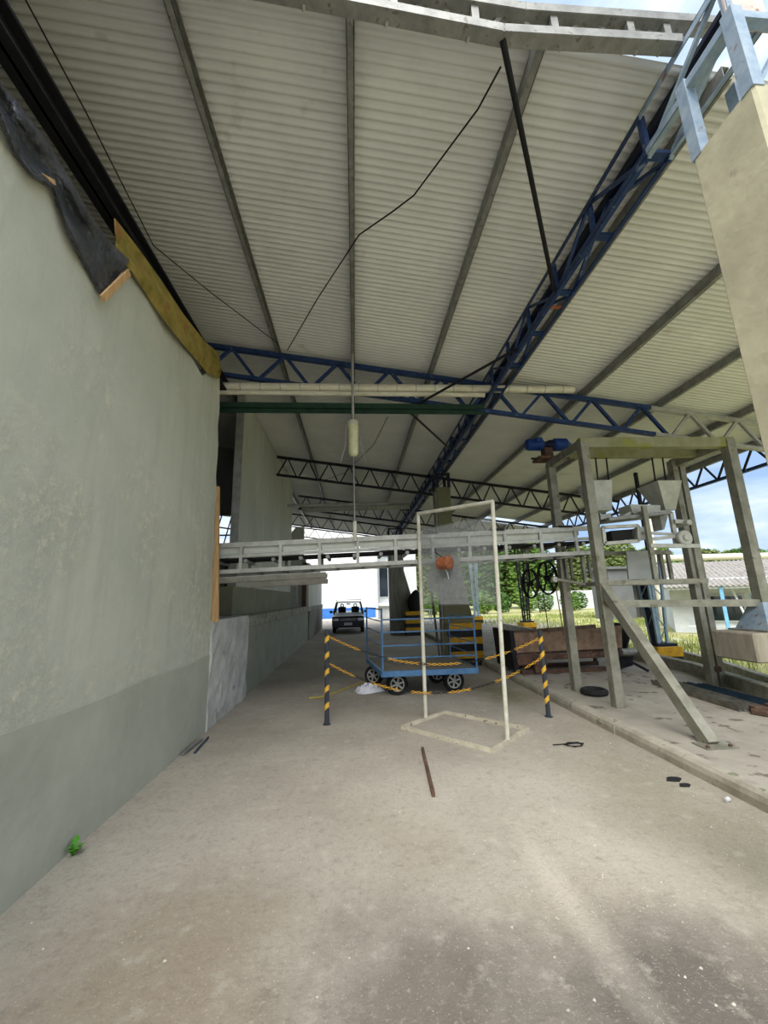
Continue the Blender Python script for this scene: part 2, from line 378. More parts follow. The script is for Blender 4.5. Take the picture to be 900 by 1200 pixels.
# low upstands of the drainage channel along the yard side of the platform
def upstand(pts, w, z0, z1, nm, label):
    t = tag(bpy.data.objects.new(nm, None), label, None, None, 'structure'); col.objects.link(t); t['_o'] = [0, 0, 0]
    for (a, b) in zip(pts, pts[1:]):
        n = max(1, int((Vector(b) - Vector(a)).length / 1.6)); A = Vector(a).to_3d(); B = Vector(b).to_3d()
        for q in range(n):
            p0 = A.lerp(B, q / n); p1 = A.lerp(B, (q + 1) / n); p0.z = p1.z = (z0 + z1) / 2
            d = (p1 - p0).normalized() * .004
            MB().bar(p0 + d, p1 - d, w, z1 - z0).build('edge_block', 'coping', t, bevel=.012)
upstand([(3.9, 2.2), (5.76, 5.4), (6.4, 7.6), (6.58, 9.6), (6.9, 12), (7.2, 20)], .16, -.1, .3, 'channel_kerb', 'low weathered concrete upstand along the yard edge of the platform')
upstand([(5.9, 4.6), (6.9, 6.5), (7.6, 8.2), (8.1, 10)], .14, -.15, .18, 'outer_channel_kerb', 'mossy outer concrete upstand beyond the drainage channel')
mb = MB(); mb.sheet([[(x, y, -.05) for x in (-40, -15, 0, 20, 60)] for y in (-50, -30, -15, -6.5)])  # unseen pale ground, added to bounce light onto the roof underside
struct('bounce_apron', mb, 'bounce_concrete', 'unseen pale concrete ground added to bounce light up under the roof')
# lawn
mb = MB(); mb.sheet([[(x, y, -.06 - .02 * R.random() if 5 < y < 44 else -.08) for x in (-60, -2.1, 3, 5, 9, 14, 20, 30, 45, 70, 120)] for y in (-6.5, -3, 0, 5, 10, 15, 20, 25, 30, 36, 44, 60, 90, 160)])
struct('lawn', mb, 'lawn', 'patchy yellow-green grass yard beyond the platform')
mb = MB(); mb.sheet([[(x, y, -.045) for x in (7.2, 9.0, 12.0)] for y in (17, 21, 25, 30)]); mb.sheet([[(x, y, -.05) for x in (-9, 0, 8)] for y in (25.5, 30, 34)])
struct('gravel_path', mb, 'slab', 'pale gravel strip at the edge of the lawn')

# ================================================================ LEFT WALL AND DOCK
XW = -1.98
mb = MB(); g = []
ny = 34; nzv = 16
for i in range(nzv + 1):
    row = []
    for j in range(ny + 1):
        f = i / nzv; yend = 5.9 - .28 * f + .03 * math.sin(i * 2.3); y = -5 + (yend + 5) * (j / ny)
        zt = 4.62 + .03 * math.sin(j * 1.7) + (.28 if y > 5.2 else (-.16 if y < 3.3 else 0))
        z = .93 + (zt - .93) * f
        row.append((XW + .012 * math.sin(y * 1.1) * math.cos(z * 1.4), y, z))
    g.append(row)
mb.sheet(g, (-.2, 0, 0)); struct('wall_left', mb, 'plaster', 'tall grey-green plastered wall with pale patches', smooth=True)
mb = MB(); g = []
for i in range(5):
    g.append([(XW + .014 + .004 * math.sin(j), -5 + 10.93 * j / 30, -.02 + (.975 + .012 * math.sin(j * 1.3)) * i / 4) for j in range(31)])
mb.sheet(g, (-.22, 0, 0)); struct('baseboard_left', mb, 'plaster_base', 'smoother darker render band along the foot of the plastered wall')
mb = MB(); g = []
for i in range(9):
    g.append([(XW + .02 + R.uniform(-.02, .02), 5.88 + 1.95 * j / 12, 1.42 * i / 8 - .01) for j in range(13)])
mb.sheet(g, (-.5, 0, 0)); struct('wall_dock_end', mb, 'rough_concrete', 'rough pale concrete end block of the loading dock')
mb = MB(); mb.span((-2.4, 7.8, 0), (XW - .01, 17.7, 1.22)); struct('wall_dock', mb, 'dock_paint', 'olive-grey painted face of the loading dock')
mb = MB(); mb.span((-2.4, 18.0, 0), (XW + .02, 25, 1.22)); struct('wall_dock_far', mb, 'column_grey', 'bare concrete face of the far dock section')
cp = tag(bpy.data.objects.new('dock_coping', None), 'pale concrete coping along the dock edge', None, None, 'structure'); col.objects.link(cp); cp['_o'] = [0, 0, 0]
for a, b in ((7.85, 10.3), (10.32, 12.75), (12.77, 15.2), (15.22, 17.7), (18.05, 21.5), (21.52, 24.9)):
    MB().span((-2.3, a, 1.2), (XW + .06, b, 1.4)).build('coping_slab', 'coping', cp, bevel=.01)
mb = MB(); mb.span((-12, 5.95, 1.2), (-2.25, 25, 1.385)); mb.span((-12, 5.95, -.1), (-2.42, 25, 1.2)); mb.span((-2.45, 5.95, 1.2), (-2.0, 7.8, 1.40)); struct('dock_floor', mb, 'coping', 'raised floor of the loading dock')
# interior behind the wall
mb = MB(); mb.span((-12.2, -5, 0), (-12, 25, 7.6)); struct('wall_interior_side', mb, 'interior')
mb = MB(); mb.span((-12, -5.2, 0), (-2.2, -5, 7.6)); struct('wall_interior_front', mb, 'interior')
mb = MB()
mb.span((-12, 12, 1.38), (-4.35, 12.15, 7.6)); mb.span((-3.45, 12, 1.38), (-2.45, 12.15, 6.3)); mb.span((-4.35, 12, 1.38), (-3.45, 12.15, 3.1)); mb.span((-4.35, 12, 4.2), (-3.45, 12.15, 6.6))
struct('wall_interior_back', mb, 'interior', 'dark partition wall inside the building with one opening')
MB_w = MB()
for x in (-4.2, -3.9, -3.6): MB_w.bar((x, 12.07, 3.1), (x + .25, 12.07, 4.2), .03)
MB_w.bar((-4.35, 12.07, 3.6), (-3.45, 12.07, 3.6), .04); MB_w.bar((-4.35, 12.07, 3.9), (-3.45, 12.07, 3.75), .04)
tag(MB_w.build('window_1', 'dark_truss'), 'opening crossed by dark bars in the dark partition', None, None, 'structure')
# pale insulated panel wall with dark plinth
pn = tag(bpy.data.objects.new('wall_panel', None), 'tall pale insulated panel wall standing on the dock', None, None, 'structure'); col.objects.link(pn); pn['_o'] = [0, 0, 0]
for a, b in ((8.25, 9.75), (9.76, 11.5), (11.51, 13.3), (13.31, 15.1)):
    MB().prism([(-2.45, a, 1.95), (-2.35, a, 1.95), (-2.35, a, roof(-2.35) - .02), (-2.45, a, roof(-2.45) - .02)], (0, b - a, 0)).build('panel', 'panel_white', pn)
MB().span((-2.5, 8.2, 1.95), (-2.34, 8.25, 6.05)).build('edge_trim', 'galv_light', pn)
MB().span((-2.75, 7.9, 1.385), (-2.3, 15.1, 1.95)).build('plinth', 'dark_plinth', pn)
mb = MB(); mb.prism([(-2.9, 17.2, 1.38), (-2.15, 17.2, 1.38), (-2.15, 17.2, 4.75), (-2.5, 17.2, 4.75), (-2.9, 17.2, 4.2)], (0, .15, 0)); mb.span((-2.15, 17.2, 1.2), (-1.93, 24, 3.2))
struct('wall_dock_back', mb, 'panel_white', 'pale wall section at the far end of the dock')

# ================================================================ ROOF
PITCH = .076; NC = 14; ROW = PITCH * NC
def sheet_mesh(x0, x1, name, matn, nc=NC):
    mb = MB(); rows = []
    n = nc * 10 + 5
    for i in range(n + 1):
        y = i * PITCH / 10; z = .014 * math.tanh(2.0 * (math.cos(2 * math.pi * i / 10) - .15))
        rows.append([(x0, y, roof(x0) + z + .012), (x1, y, roof(x1) + z + .012)])
    mb.sheet(rows)
    ob = mb.build(name, matn, None, True)
    return ob
ce = tag(bpy.data.objects.new('ceiling', None), 'corrugated sheet roof seen from below', None, None, 'structure'); col.objects.link(ce); ce['_o'] = [0, 0, 0]
strips = [(-12, -2.6, 'sheet'), (-2.66, -.1, 'sheet'), (-.16, 2.75, 'sheet'), (2.7, 5.55, 'sheet'), (5.5, 8.45, 'sheet')]
for si, (x0, x1, mt) in enumerate(strips):
    proto = {}
    for r in range(22):
        y0 = 1.5 + r * ROW
        if si == 0: y0 -= 6.384
        if si == 4 and 15.6 < y0 < 17.0: continue
        key = mt
        nc_ = NC
        if si and r == 0: key = 'short'; nc_ = 7; y0 += 7 * PITCH
        if key not in proto: proto[key] = ob = sheet_mesh(x0, x1, 'roof_sheet', mt if key == 'short' else key, nc_)
        else: ob = proto[key].copy(); col.objects.link(ob)
        ob.parent = ce; ob.location = (0, y0, (.003 if r % 2 else 0) + (.002 if si % 2 else 0))
    if si == 0:
        for r in range(22, 28): ob = proto['sheet'].copy(); col.objects.link(ob); ob.parent = ce; ob.location = (0, 1.5 - 6.384 + r * ROW, 0)
PURL = [-1.27, .01, 1.36, 2.72, 4.08, 5.47, 6.93, 8.2]
def cee(mb, x, y0, y1, h=.12, w=.06, t=.006):
    zt = roof(x) - .012
    mb.span((x - w / 2, y0, zt - h), (x - w / 2 + t, y1, zt)); mb.span((x - w / 2, y0, zt - h), (x + w / 2, y1, zt - h + t)); mb.span((x - w / 2, y0, zt - t), (x + w / 2, y1, zt))
    mb.span((x + w / 2 - t, y0, zt - h), (x + w / 2, y1, zt - h + .018)); mb.span((x + w / 2 - t, y0, zt - .018), (x + w / 2, y1, zt))
for k, x in enumerate(PURL):
    mb = MB(); cee(mb, x, 1.98, 24.8)
    single('roof_purlin', mb, 'galv', ['galvanised purlin between the edge purlin and the pendant lamp line', 'galvanised purlin directly above the pendant lamp', 'galvanised purlin meeting the front truss beside the dark round strut',
        'galvanised purlin running just above the blue box girder', 'galvanised purlin crossing the end of the thick white pipe', 'galvanised purlin passing above the gear motor end of the rack top',
        'galvanised purlin above the yard side of the machine rack', 'outermost galvanised purlin next to the edge girder'][k], 'purlin', 'purlins under the pale roof sheets')
mb = MB(); cee(mb, -2.6, -4, 24.8, .16, .1); single('edge_purlin', mb, 'galv', 'wider grey purlin where the outer roof meets the roof over the wall', 'purlin')
mb = MB()
for dz in (0, .17): mb.span((-2.19, -4, 5.0 + dz), (-2.03, 6.2, 5.02 + dz))
mb.span((-2.12, -4, 5.0), (-2.1, 6.2, 5.19)); single('eaves_beam', mb, 'black_steel', 'black steel beam above the top of the plastered wall', 'beam')

def lattice(t, x0, x1, Y, ztop, zbot, n, mt, ct=.07, cb=.06, w=.03, mt2=None):
    for a_, b_, m_ in (((x0, 5.3, mt), (5.3, x1, 'galv_light')) if Y < 7 else ((x0, x1, mt),)):
        MB().bar((a_, Y, ztop(a_)), (b_, Y, ztop(b_)), .08, ct).build('top_chord', m_, t)
        MB().bar((a_, Y, zbot(a_)), (b_, Y, zbot(b_)), .08, cb).build('bottom_chord', m_, t)
    for i in range(n):
        xa = x0 + (x1 - x0) * i / n; xb = x0 + (x1 - x0) * (i + 1) / n; xm = (xa + xb) / 2
        if Y < 7 and xa > 5: mt2 = 'galv_light'
        MB().bar((xa + .03, Y, zbot(xa)), (xm - .01, Y, ztop(xm)), w, w).build('web_member', mt2 or mt, t)
        MB().bar((xm + .01, Y, ztop(xm)), (xb - .03, Y, zbot(xb)), w, w).build('web_member', mt2 or mt, t)
def ztop(x): return roof(x) - .16
def zbot(d): return lambda x: roof(x) - d
for Y, lab, mt, x0, x1, n, d in (
        (6.27, 'navy blue lattice roof truss just above the white pipes', 'blue_steel', -2.5, 8.28, 12, .66),
        (11.7, 'dark lattice roof truss meeting the pale panel wall', 'dark_truss', -2.3, 8.28, 17, .72),
        (16.4, 'dark lattice roof truss beside the gap in the roof sheets', 'dark_truss', -2.3, 8.28, 16, .72),
        (20.6, 'dark lattice roof truss beyond the pale duct', 'dark_truss', -4, 8.28, 16, .72),
        (24.7, 'last dark lattice roof truss at the open far end', 'dark_truss', -6, 8.28, 18, .72)):
    t = thing('roof_truss', lab, 'truss', ((x0 + x1) / 2, Y, 4.4)); lattice(t, x0, x1, Y, ztop, zbot(d), n, mt, w=.05 if Y < 7 else .035)
# galvanised front truss
t = thing('front_truss', 'galvanised channel truss across the open front edge of the roof', 'truss', (1, 1.9, 5.25))
lo = [(-2.4, 1.9, 5.84), (-.1, 1.9, 5.48), (1.03, 1.9, 5.3), (2.3, 1.9, 5.34)]; hi = [(-2.4, 1.9, 5.99), (.1, 1.9, 5.64), (1.2, 1.9, 5.52), (2.6, 1.9, 5.55)]
def chan(mb, a, b, h, w=.08):
    mb.bar(a, b, w, .006) ; a2 = Vector(a); b2 = Vector(b)
    mb.bar(a2 + Vector((0, w / 2, h / 2)), b2 + Vector((0, w / 2, h / 2)), .006, h); mb.bar(a2 + Vector((0, -w / 2, h / 2)), b2 + Vector((0, -w / 2, h / 2)), .006, h)
for nm, pts in (('bottom_chord', lo), ('top_chord', hi)):
    for a, b in zip(pts, pts[1:]):
        mb = MB(); chan(mb, a, b, .07); mb.build(nm, 'galv', t)
def lerp_z(pts, x):
    for a, b in zip(pts, pts[1:]):
        if a[0] <= x <= b[0]: f = (x - a[0]) / (b[0] - a[0]); return a[2] + (b[2] - a[2]) * f
    return pts[-1][2]
for x in (-1.9, -1.35, -.8, -.25, .3, .85, 1.4, 1.95, 2.22):
    MB().bar((x, 1.9, lerp_z(lo, x)), (x, 1.9, lerp_z(hi, x) + .03), .05, .05).build('post', 'galv', t)
    if x < 2.1: MB().bar((x + .04, 1.93, lerp_z(lo, x)), (x + .22, 1.93, lerp_z(hi, x + .22) + .05), .03, .03).build('brace', 'galv_light', t)
    MB().bar((x - .04, 1.93, lerp_z(lo, x)), (x - .22, 1.93, lerp_z(hi, x - .22) + .05), .03, .03).build('brace', 'galv_light', t)

# ---- blue lattice box girder on the column line
XA, XB, ZB, ZT = 2.29, 2.51, 4.95, 5.36
t = thing('box_girder', 'long blue lattice box girder carried by the concrete columns', 'girder', (2.4, 13, ZB))
Ya, Yb = 1.6, 24.8
def ell(mb, x, z, sx, sz, y0, y1, w=.05, v=.09, th=.008):
    mb.span((x, y0, z), (x + sx * w, y1, z + sz * th)); mb.span((x, y0, z), (x + sx * th, y1, z + sz * v))
for nm, x, z, sx, sz in (('bottom_chord', XA, ZB, 1, 1), ('bottom_chord', XB, ZB, -1, 1), ('top_chord', XA, ZT, 1, -1), ('top_chord', XB, ZT, -1, -1)):
    w_, v_ = (.05, .065) if (sx > 0 and sz > 0) else (.035, .055)
    mb = MB(); ell(mb, x, z, sx, sz, Ya + .7, Yb, w_, v_); mb.build(nm, 'blue_steel', t)
    mb = MB(); ell(mb, x, z, sx, sz, Ya, Ya + .7, w_, v_); mb.build(nm + '_worn_end', 'blue_worn', t)
MB().span((XB - .07, Ya + .1, ZT - .02), (XB + .01, Yb, ZT + .02)).build('top_plate', 'navy', t)
bay = .72; n = int((Yb - Ya) / bay)
for i in range(n):
    y0 = Ya + i * bay; y1 = y0 + bay; w = .04
    mt = 'blue_worn' if y0 < 2.2 else 'blue_steel'
    if i < 30:
        MB().bar((XA + .03, y0, ZB + .01), (XA + .03, y0, ZT - .01), w).build('strut', mt, t)
        a, b = (ZB, ZT) if i % 2 else (ZT, ZB)
        MB().bar((XA + .03, y0, a), (XA + .03, y1, b), w * .7).build('diagonal', mt, t)
        MB().bar((XB - .015, y0, a), (XB - .015, y1, b), w * .8).build('diagonal', mt, t)
        MB().bar((XA + .012, y0, ZB + .03), (XB - .012, y0, ZB + .03), .07, .03).build('batten', mt, t)
    else:
        a, b = (ZB, ZT) if i % 2 else (ZT, ZB)
        MB().bar((XA + .015, y0, a), (XA + .015, y1, b), w).build('diagonal', mt, t)
        MB().bar((XA + .012, y0, ZB + .03), (XB - .012, y0, ZB + .03), .05, .03).build('batten', mt, t)
MB().span((XA + .005, Ya - .012, ZB), (XB + .05, Ya, ZT + .25)).build('end_plate', 'endplate', t)['label'] = 'pinkish white rust-flecked end plate'
MB().span((XB - .19, 3.95, ZB + .012), (XB - .03, 4.0, ZB + .02)).build('red_patch', 'orange', t)

# ---- concrete columns
def column(y0, y1, x0, x1, ztop_, flare, mt, label, guard=None):
    t = thing('concrete_column', label, 'column', ((x0 + x1) / 2, (y0 + y1) / 2, 0))
    if flare: prof = [(x0, -.01), (x1 + flare, -.01), (x1 + flare * .93, 1.0), (x1 + flare * .15, 2.6), (x1, 2.9), (x1, ztop_), (x0, ztop_)]
    else: prof = [(x0, -.01), (x1, -.01), (x1, ztop_), (x0, ztop_)]
    MB().prism([(x, y0, z) for x, z in prof], (0, y1 - y0, 0)).build('shaft', mt, t, bevel=.015)
    # steel pedestal frame between column head and girder
    for (x, y) in ((x0 + .03, y0 + .03), (x1 - .03, y0 + .03), (x0 + .03, y1 - .03), (x1 - .03, y1 - .03)):
        MB().bar((x, y, ztop_ - .02), (x, y, ZB), .07).build('pedestal_leg', 'blue_worn' if y0 < 3 else 'navy', t)
    MB().bar((x0 + .005, y0 + .03, ZB - .05), (x1 - .005, y0 + .03, ZB - .05), .055).build('pedestal_rail', 'blue_worn' if y0 < 3 else 'navy', t)
    MB().bar((x0 + .03, y0 + .005, ZB - .05), (x0 + .03, y1 - .005, ZB - .05), .055).build('pedestal_rail', 'blue_worn' if y0 < 3 else 'navy', t)
    MB().bar((x0 + .05, y0 + .03, ztop_), (x1 - .05, y0 + .03, ZB - .08), .05, .02).build('pedestal_brace', 'blue_worn' if y0 < 3 else 'navy', t)
    if guard:
        gx0, gx1, gy0, gz, nb = guard
        for k in range(nb):
            h = gz / nb
            MB().span((gx0, gy0, k * h), (gx1, y0 + .12, (k + 1) * h - .004)).build('striped_guard_band', 'stripe_yellow' if (k % 2 == 0) == (nb % 2 == 1) else 'stripe_black', t)
    return t
column(1.5, 1.9, 2.2, 2.62, 4.36, 0, 'column', 'pale cream concrete column with blue steel head, no stripes')
column(10.3, 10.85, 2.22, 2.6, 4.55, .42, 'column_olive', 'olive concrete column with flared foot behind the blue cart', (2.3, 3.12, 10.1, 1.0, 6))
column(18.9, 19.6, 1.62, 2.3, 4.55, .55, 'column_grey', 'streaked grey concrete column with flared foot beyond the cart', (2.25, 2.95, 18.3, 1.05, 6))
mb = MB(); mb.tube((2.19, 10.34, 0), (2.19, 10.34, 4.4), .035); single('downpipe', mb, 'galv', 'thin grey pipe standing against the olive column', 'pipe')
mb = MB(); mb.tube(pz(515, 768, 0), py(506, 697, 10.2), .03); single('leaning_pole', mb, 'galv', 'slightly tilted thin grey pole standing near the olive column', 'pole')
# black bag on the far striped guard
mb = MB(); c = py(485, 702, 18.54); c.z = 1.045
mb.lathe(c, (0.12, 0, 1), [(0, .2), (.12, .3), (.4, .36), (.65, .28), (.85, .15), (.95, .04)], 14)
single('black_bag', mb, 'rubber', 'full black sack slung against the streaked grey column', 'bag', smooth=True)

# ---- edge girder on the yard side with lattice posts
XE = 8.3
t = thing('edge_girder', 'dark lattice girder along the outer roof edge against the sky', 'girder', (XE, 13, 4.3))
zt, zb = roof(XE) - .05, roof(XE) - .5
MB().bar((XE, 1.5, zt), (XE, 24.8, zt), .08, .08).build('top_chord', 'galv', t); MB().bar((XE, 1.5, zb), (XE, 24.8, zb), .08, .06).build('bottom_chord', 'blue_steel', t)
n = 38
for i in range(n):
    ya = 1.5 + 23.3 * i / n; yb = 1.5 + 23.3 * (i + 1) / n; ym = (ya + yb) / 2
    MB().bar((XE, ya, zb), (XE, ym, zt), .035).build('web_member', 'dark_truss', t); MB().bar((XE, ym, zt), (XE, yb, zb), .035).build('web_member', 'dark_truss', t)
def tower(x, y, label, mt_a, mt_b, wide, top=None):
    t = thing('lattice_post', label, 'post', (x, y, 0)); h = top or roof(x) - .5
    if top: MB().bar((x + .1, y, top - .1), (x + .1, y, roof(x) - .05), .07).build('upper_mast', 'dark_truss', t); MB().box((x, y, top), (.45, .45, .03)).build('top_plate', mt_a, t)
    b = .62; MB().span((x - b / 2, y - b / 2, -.1), (x + b / 2, y + b / 2, .15)).build('footing_black', 'stripe_black', t, bevel=.02)
    MB().span((x - b / 2 - .01, y - b / 2 - .01, .15), (x + b / 2 + .01, y + b / 2 + .01, .38)).build('footing_yellow', 'stripe_yellow', t, bevel=.02)
    w = .2
    MB().box((x, y, .41), (.5, .5, .06)).build('base_plate', mt_a, t)
    for sx in (-1, 1):
        for sy in (-1, 1):
            MB().bar((x + sx * .11, y + sy * .11, .42), (x + sx * w, y + sy * w, h), .055).build('leg', mt_b, t)
    if wide: MB().prism([(x - .13, y - .12, .4), (x - .13, y + .12, .4), (x - .16, y + .15, 1.95), (x - .16, y - .15, 1.95)], (.05, 0, 0)).build('web_plate', mt_a, t)
    if not top: MB().bar((x, y, h - .02), (XE + .02, y, h - .02), .1, .08).build('head_beam', mt_a, t)
    nb = 6 if top else 9
    for k in range(nb):
        z0 = .42 + (h - .42) * k / nb; z1 = .42 + (h - .42) * (k + 1) / nb
        for sy in (-1, 1):
            f0 = .11 + .09 * k / nb; f1 = .11 + .09 * (k + 1) / nb; s = 1 if k % 2 else -1
            MB().bar((x + s * f0, y + sy * f0, z0), (x - s * f1, y + sy * f1, z1), .022).build('lacing', mt_b, t)
            if sy < 0: MB().bar((x - f0, y + s * f0, z0), (x - f1, y - s * f1, z1), .022).build('lacing', mt_b, t)
    return t
tower(7.25, 9.55, 'pale blue lattice roof post on yellow-black footing beside the machine rack', 'navy', 'tower_blue', True, 2.62)
tower(8.0, 18.9, 'dark lattice roof post on striped footing behind the rusty wagon', 'dark_truss', 'black_steel', False)
tower(7.75, 26.0, 'pale blue lattice post on striped footing at far lawn edge', 'tower_blue', 'tower_blue', False)

# ---- struts, pipes, cables, lamp
for a, b, lab in (((1.03, 1.9, 5.3), (2.28, 3.75, 5.0), 'dark round strut from front truss down to blue box girder'),
                  ((1.1, 6.22, 4.86), (2.28, 4.85, 5.0), 'dark flat strut from green beam to blue box girder'),
                  ((.86, 6.3, 4.86), (2.28, 8.7, 4.98), 'dark flat strut running from green beam towards olive column')):
    mb = MB(); mb.tube(a, b, .021, 10); single('roof_strut', mb, 'black_steel', lab, 'strut')
t = thing('ceiling_pipe', 'thick white jointed pipe crossing under the roof', 'pipe', (.8, 6.1, 4.96))
MB().tube((-2.3, 6.12, 5.09), (3.78, 6.12, 5.11), .064, 16).build('pipe', 'white_pipe', t, True)
for k in range(19):
    x = -2.15 + k * .32; MB().tube((x, 6.12, 5.0905 + .00105 * k), (x + .018, 6.12, 5.0905 + .00105 * k), .0665, 16).build('joint_band', 'galv_light', t, True)
MB().lathe((3.78, 6.12, 5.11), (1, 0, 0), [(0, .064), (.04, .06), (.07, .03)], 16).build('end_cap', 'white_pipe', t, True)
mb = MB(); mb.tube((-2.3, 6.12, 4.985), (2.24, 6.12, 4.992), .04, 12); single('slim_ceiling_pipe', mb, 'white_pipe', 'slimmer white pipe slung below the thick jointed pipe', 'pipe', smooth=True)
mb = MB(); mb.span((-2.35, 6.2, 4.77), (2.25, 6.32, 4.86)); mb.span((-2.35, 6.25, 4.7), (2.25, 6.27, 4.86)); single('green_beam', mb, 'green_beam', 'green painted steel beam under the white pipes', 'beam')
mb = MB(); mb.span((2.3, 6.2, 4.78), (8.2, 6.3, 4.84)); 
t = thing('far_duct', 'pale round duct crossing under the far part of the roof', 'duct', (0, 15.4, 5.0))
MB().tube((-2.0, 15.4, 5.1), (2.2, 15.4, 5.2), .12, 14).build('duct', 'galv_light', t, True)
MB().tube((-2.2, 13.2, 4.75), (1.2, 13.2, 4.8), .05, 10).build('branch_pipe', 'galv_light', t, True)
t = thing('pendant_lamp', 'caged tube lamp on a vertical conduit above the conveyor', 'lamp', (0, 5.97, 2.6))
MB().tube((0, 5.97, roof(0) - .1), (0, 5.97, 4.43), .022, 8).build('conduit', 'galv_light', t, True)
MB().tube((0, 5.97, 3.86), (0.01, 5.975, 2.52), .014, 8).build('lower_conduit', 'galv', t, True)
MB().tube((0.01, 5.975, 2.5), (0.01, 5.975, 2.8), .03, 8).build('sleeve', 'white_paint', t, True)
MB().lathe((0, 5.97, 4.35), (0, 0, -1), [(0, .085), (.02, .088), (.45, .08), (.5, .06), (.52, .03)], 14).build('glass', 'lamp_glass', t, True)
MB().lathe((0, 5.97, 4.45), (0, 0, -1), [(0, .03), (.03, .085), (.1, .09)], 14).build('cap', 'white_paint', t, True)
for s in (-1, 1): MB().path([(s * .03, 5.93, 4.46), (s * .11, 5.92, 4.3), (s * .12, 5.92, 4.0), (s * .2, 5.92, 3.72)], .006, 6).build('guard_wire', 'wire', t)
def cable(pts, r, lab):
    mb = MB(); mb.path(pts, r, 6); single('cable', mb, 'black_steel', lab, 'cable')
def rf(x, y, dz=.03):
    r = ray(x, y); tt = (4.1 - dz) / (r.z + SL * r.x); return r * tt + Vector((0, 0, H))
cable([py(587, 78, 2.1), rf(560, 128, .25), rf(485, 229, .25), rf(460, 248, .22), rf(421, 275, .16), rf(372, 350, .16), rf(337, 410, .2)], .008, 'black cable slung across the purlins from the front truss')
cable([rf(30, 0, .1), rf(100, 130, .1), rf(180, 288, .1), rf(250, 345, .14), rf(325, 402, .2)], .007, 'thin black cable along the edge purlin to the blue truss')
cable([(.6, 6.42, 4.72), (.4, 7.4, 4.6), (-.2, 9.5, 4.7), (-1.0, 11.6, 5.1)], .007, 'thin cable sagging between blue truss and dark truss')
# torn black plastic and yellow sheet over the wall head
t = thing('torn_plastic_sheet', 'torn black plastic sheet hanging over the wall top', 'plastic sheet', (-1.95, 2.5, 4.0))
up_ = [(-30, 45), (0, 95), (22, 122), (50, 158), (80, 205), (106, 252), (128, 282), (152, 305)]
lo_ = [(-25, 95), (0, 138), (15, 180), (38, 208), (62, 222), (74, 258), (92, 298), (120, 350)]
g = []
NS = 64
def poly(pts, f):
    f *= len(pts) - 1; i = min(int(f), len(pts) - 2); u = f - i; return (pts[i][0] + (pts[i + 1][0] - pts[i][0]) * u, pts[i][1] + (pts[i + 1][1] - pts[i][1]) * u)
for i in range(NS + 1):
    a = poly(up_, i / NS); b = poly(lo_, i / NS); row = []
    for j in range(15):
        u = j / 14; jag = R.uniform(-3, 3) if j == 14 else 0
        off = .05 + .022 * math.sin(u * 9 + .5 * math.sin(i * .13)) + .014 * math.sin(i * .31 + u * 5) + .008 * R.random() - .03 * (u > .95)
        row.append(px(a[0] + (b[0] - a[0]) * u + jag, a[1] + (b[1] - a[1]) * u + jag, XW + max(off, .025)))
    g.append(row)
MB().sheet(g, (-.006, 0, 0)).build('sheet', 'tarp_black', t, True)
MB().bar(px(120, 350, XW + .085), px(151, 319, XW + .085), .02, .05).build('wooden_batten', 'wood', t)
MB().bar(px(48, 206, XW + .06), px(63, 214, XW + .06), .02, .03).build('wooden_batten', 'wood', t)
up_ = [(135, 256), (160, 288), (190, 330), (215, 368), (240, 400), (257, 414), (259, 438)]
lo_ = [(138, 300), (155, 318), (180, 357), (200, 385), (225, 415), (243, 437), (256, 444)]
g = []
for i in range(19):
    a = poly(up_, i / 18); b = poly(lo_, i / 18)
    g.append([px(a[0] + (b[0] - a[0]) * j / 5, a[1] + (b[1] - a[1]) * j / 5, XW + .05 + .022 * math.sin(i * .8 + j * 1.3) + .008 * R.random()) for j in range(6)])
mb = MB(); mb.sheet(g, (-.01, 0, 0)); single('yellow_sheet', mb, 'tarp_yellow', 'creased mustard yellow sheet closing the gap above the wall', 'plastic sheet', smooth=True)
mb = MB(); mb.bar((XW + .03, 5.93, 1.39), (XW - .02, 5.78, 3.3), .1, .05); single('jamb_board', mb, 'wood', 'raw timber board at the broken end of the plastered wall', 'board')

# ================================================================ CONVEYOR
def cz(x): return 2.565 + .032 * x           # top of the conveyor
t = thing('roller_conveyor', 'long pale steel conveyor bridge crossing over the driveway', 'conveyor', (0, 6.3, 2.1))
x0, x1 = -3.4, 3.83
def crail(y, dz, w, h, nm, mt, a=x0, b=x1):
    MB().bar((a, y, cz(a) - dz), (b, y, cz(b) - dz), w, h).build(nm, mt, t)
for y in (6.02, 6.56):
    crail(y, .035, .05, .07, 'top_rail', 'galv_light'); crail(y, .2, .038, .045, 'middle_rail', 'galv_light'); crail(y, .42, .05, .06, 'bottom_rail', 'galv_light')
    k = 0; x = x0 + .03
    while x < x1:
        MB().bar((x, y, cz(x) - .01), (x, y, cz(x) - .44), .044).build('upright', 'galv_light', t)
        if y < 6.1 and x + .57 < x1:
            MB().bar((x + .03, y + .02, cz(x) - .12), (x + .54, y + .02, cz(x + .54) - .12), .004, .1).build('side_panel', 'panel_white', t)
        x += .57
crail(6.29, .24, .46, .025, 'belt', 'rubber')
x = x0 + .2
while x < x1 - .1:
    MB().tube((x, 6.04, cz(x) - .27), (x, 6.54, cz(x) - .27), .03, 8).build('roller', 'galv', t, True); MB().bar((x + .14, 6.02, cz(x) - .42), (x + .14, 6.56, cz(x) - .42), .04).build('cross_member', 'galv', t)
    x += .4
for k, x in enumerate((1.05, 2.1, 3.2)):
    MB().span((x, 5.97, cz(x) - .005), (x + .22, 6.1, cz(x) + .025)).build('clamp_pad', 'rubber', t)
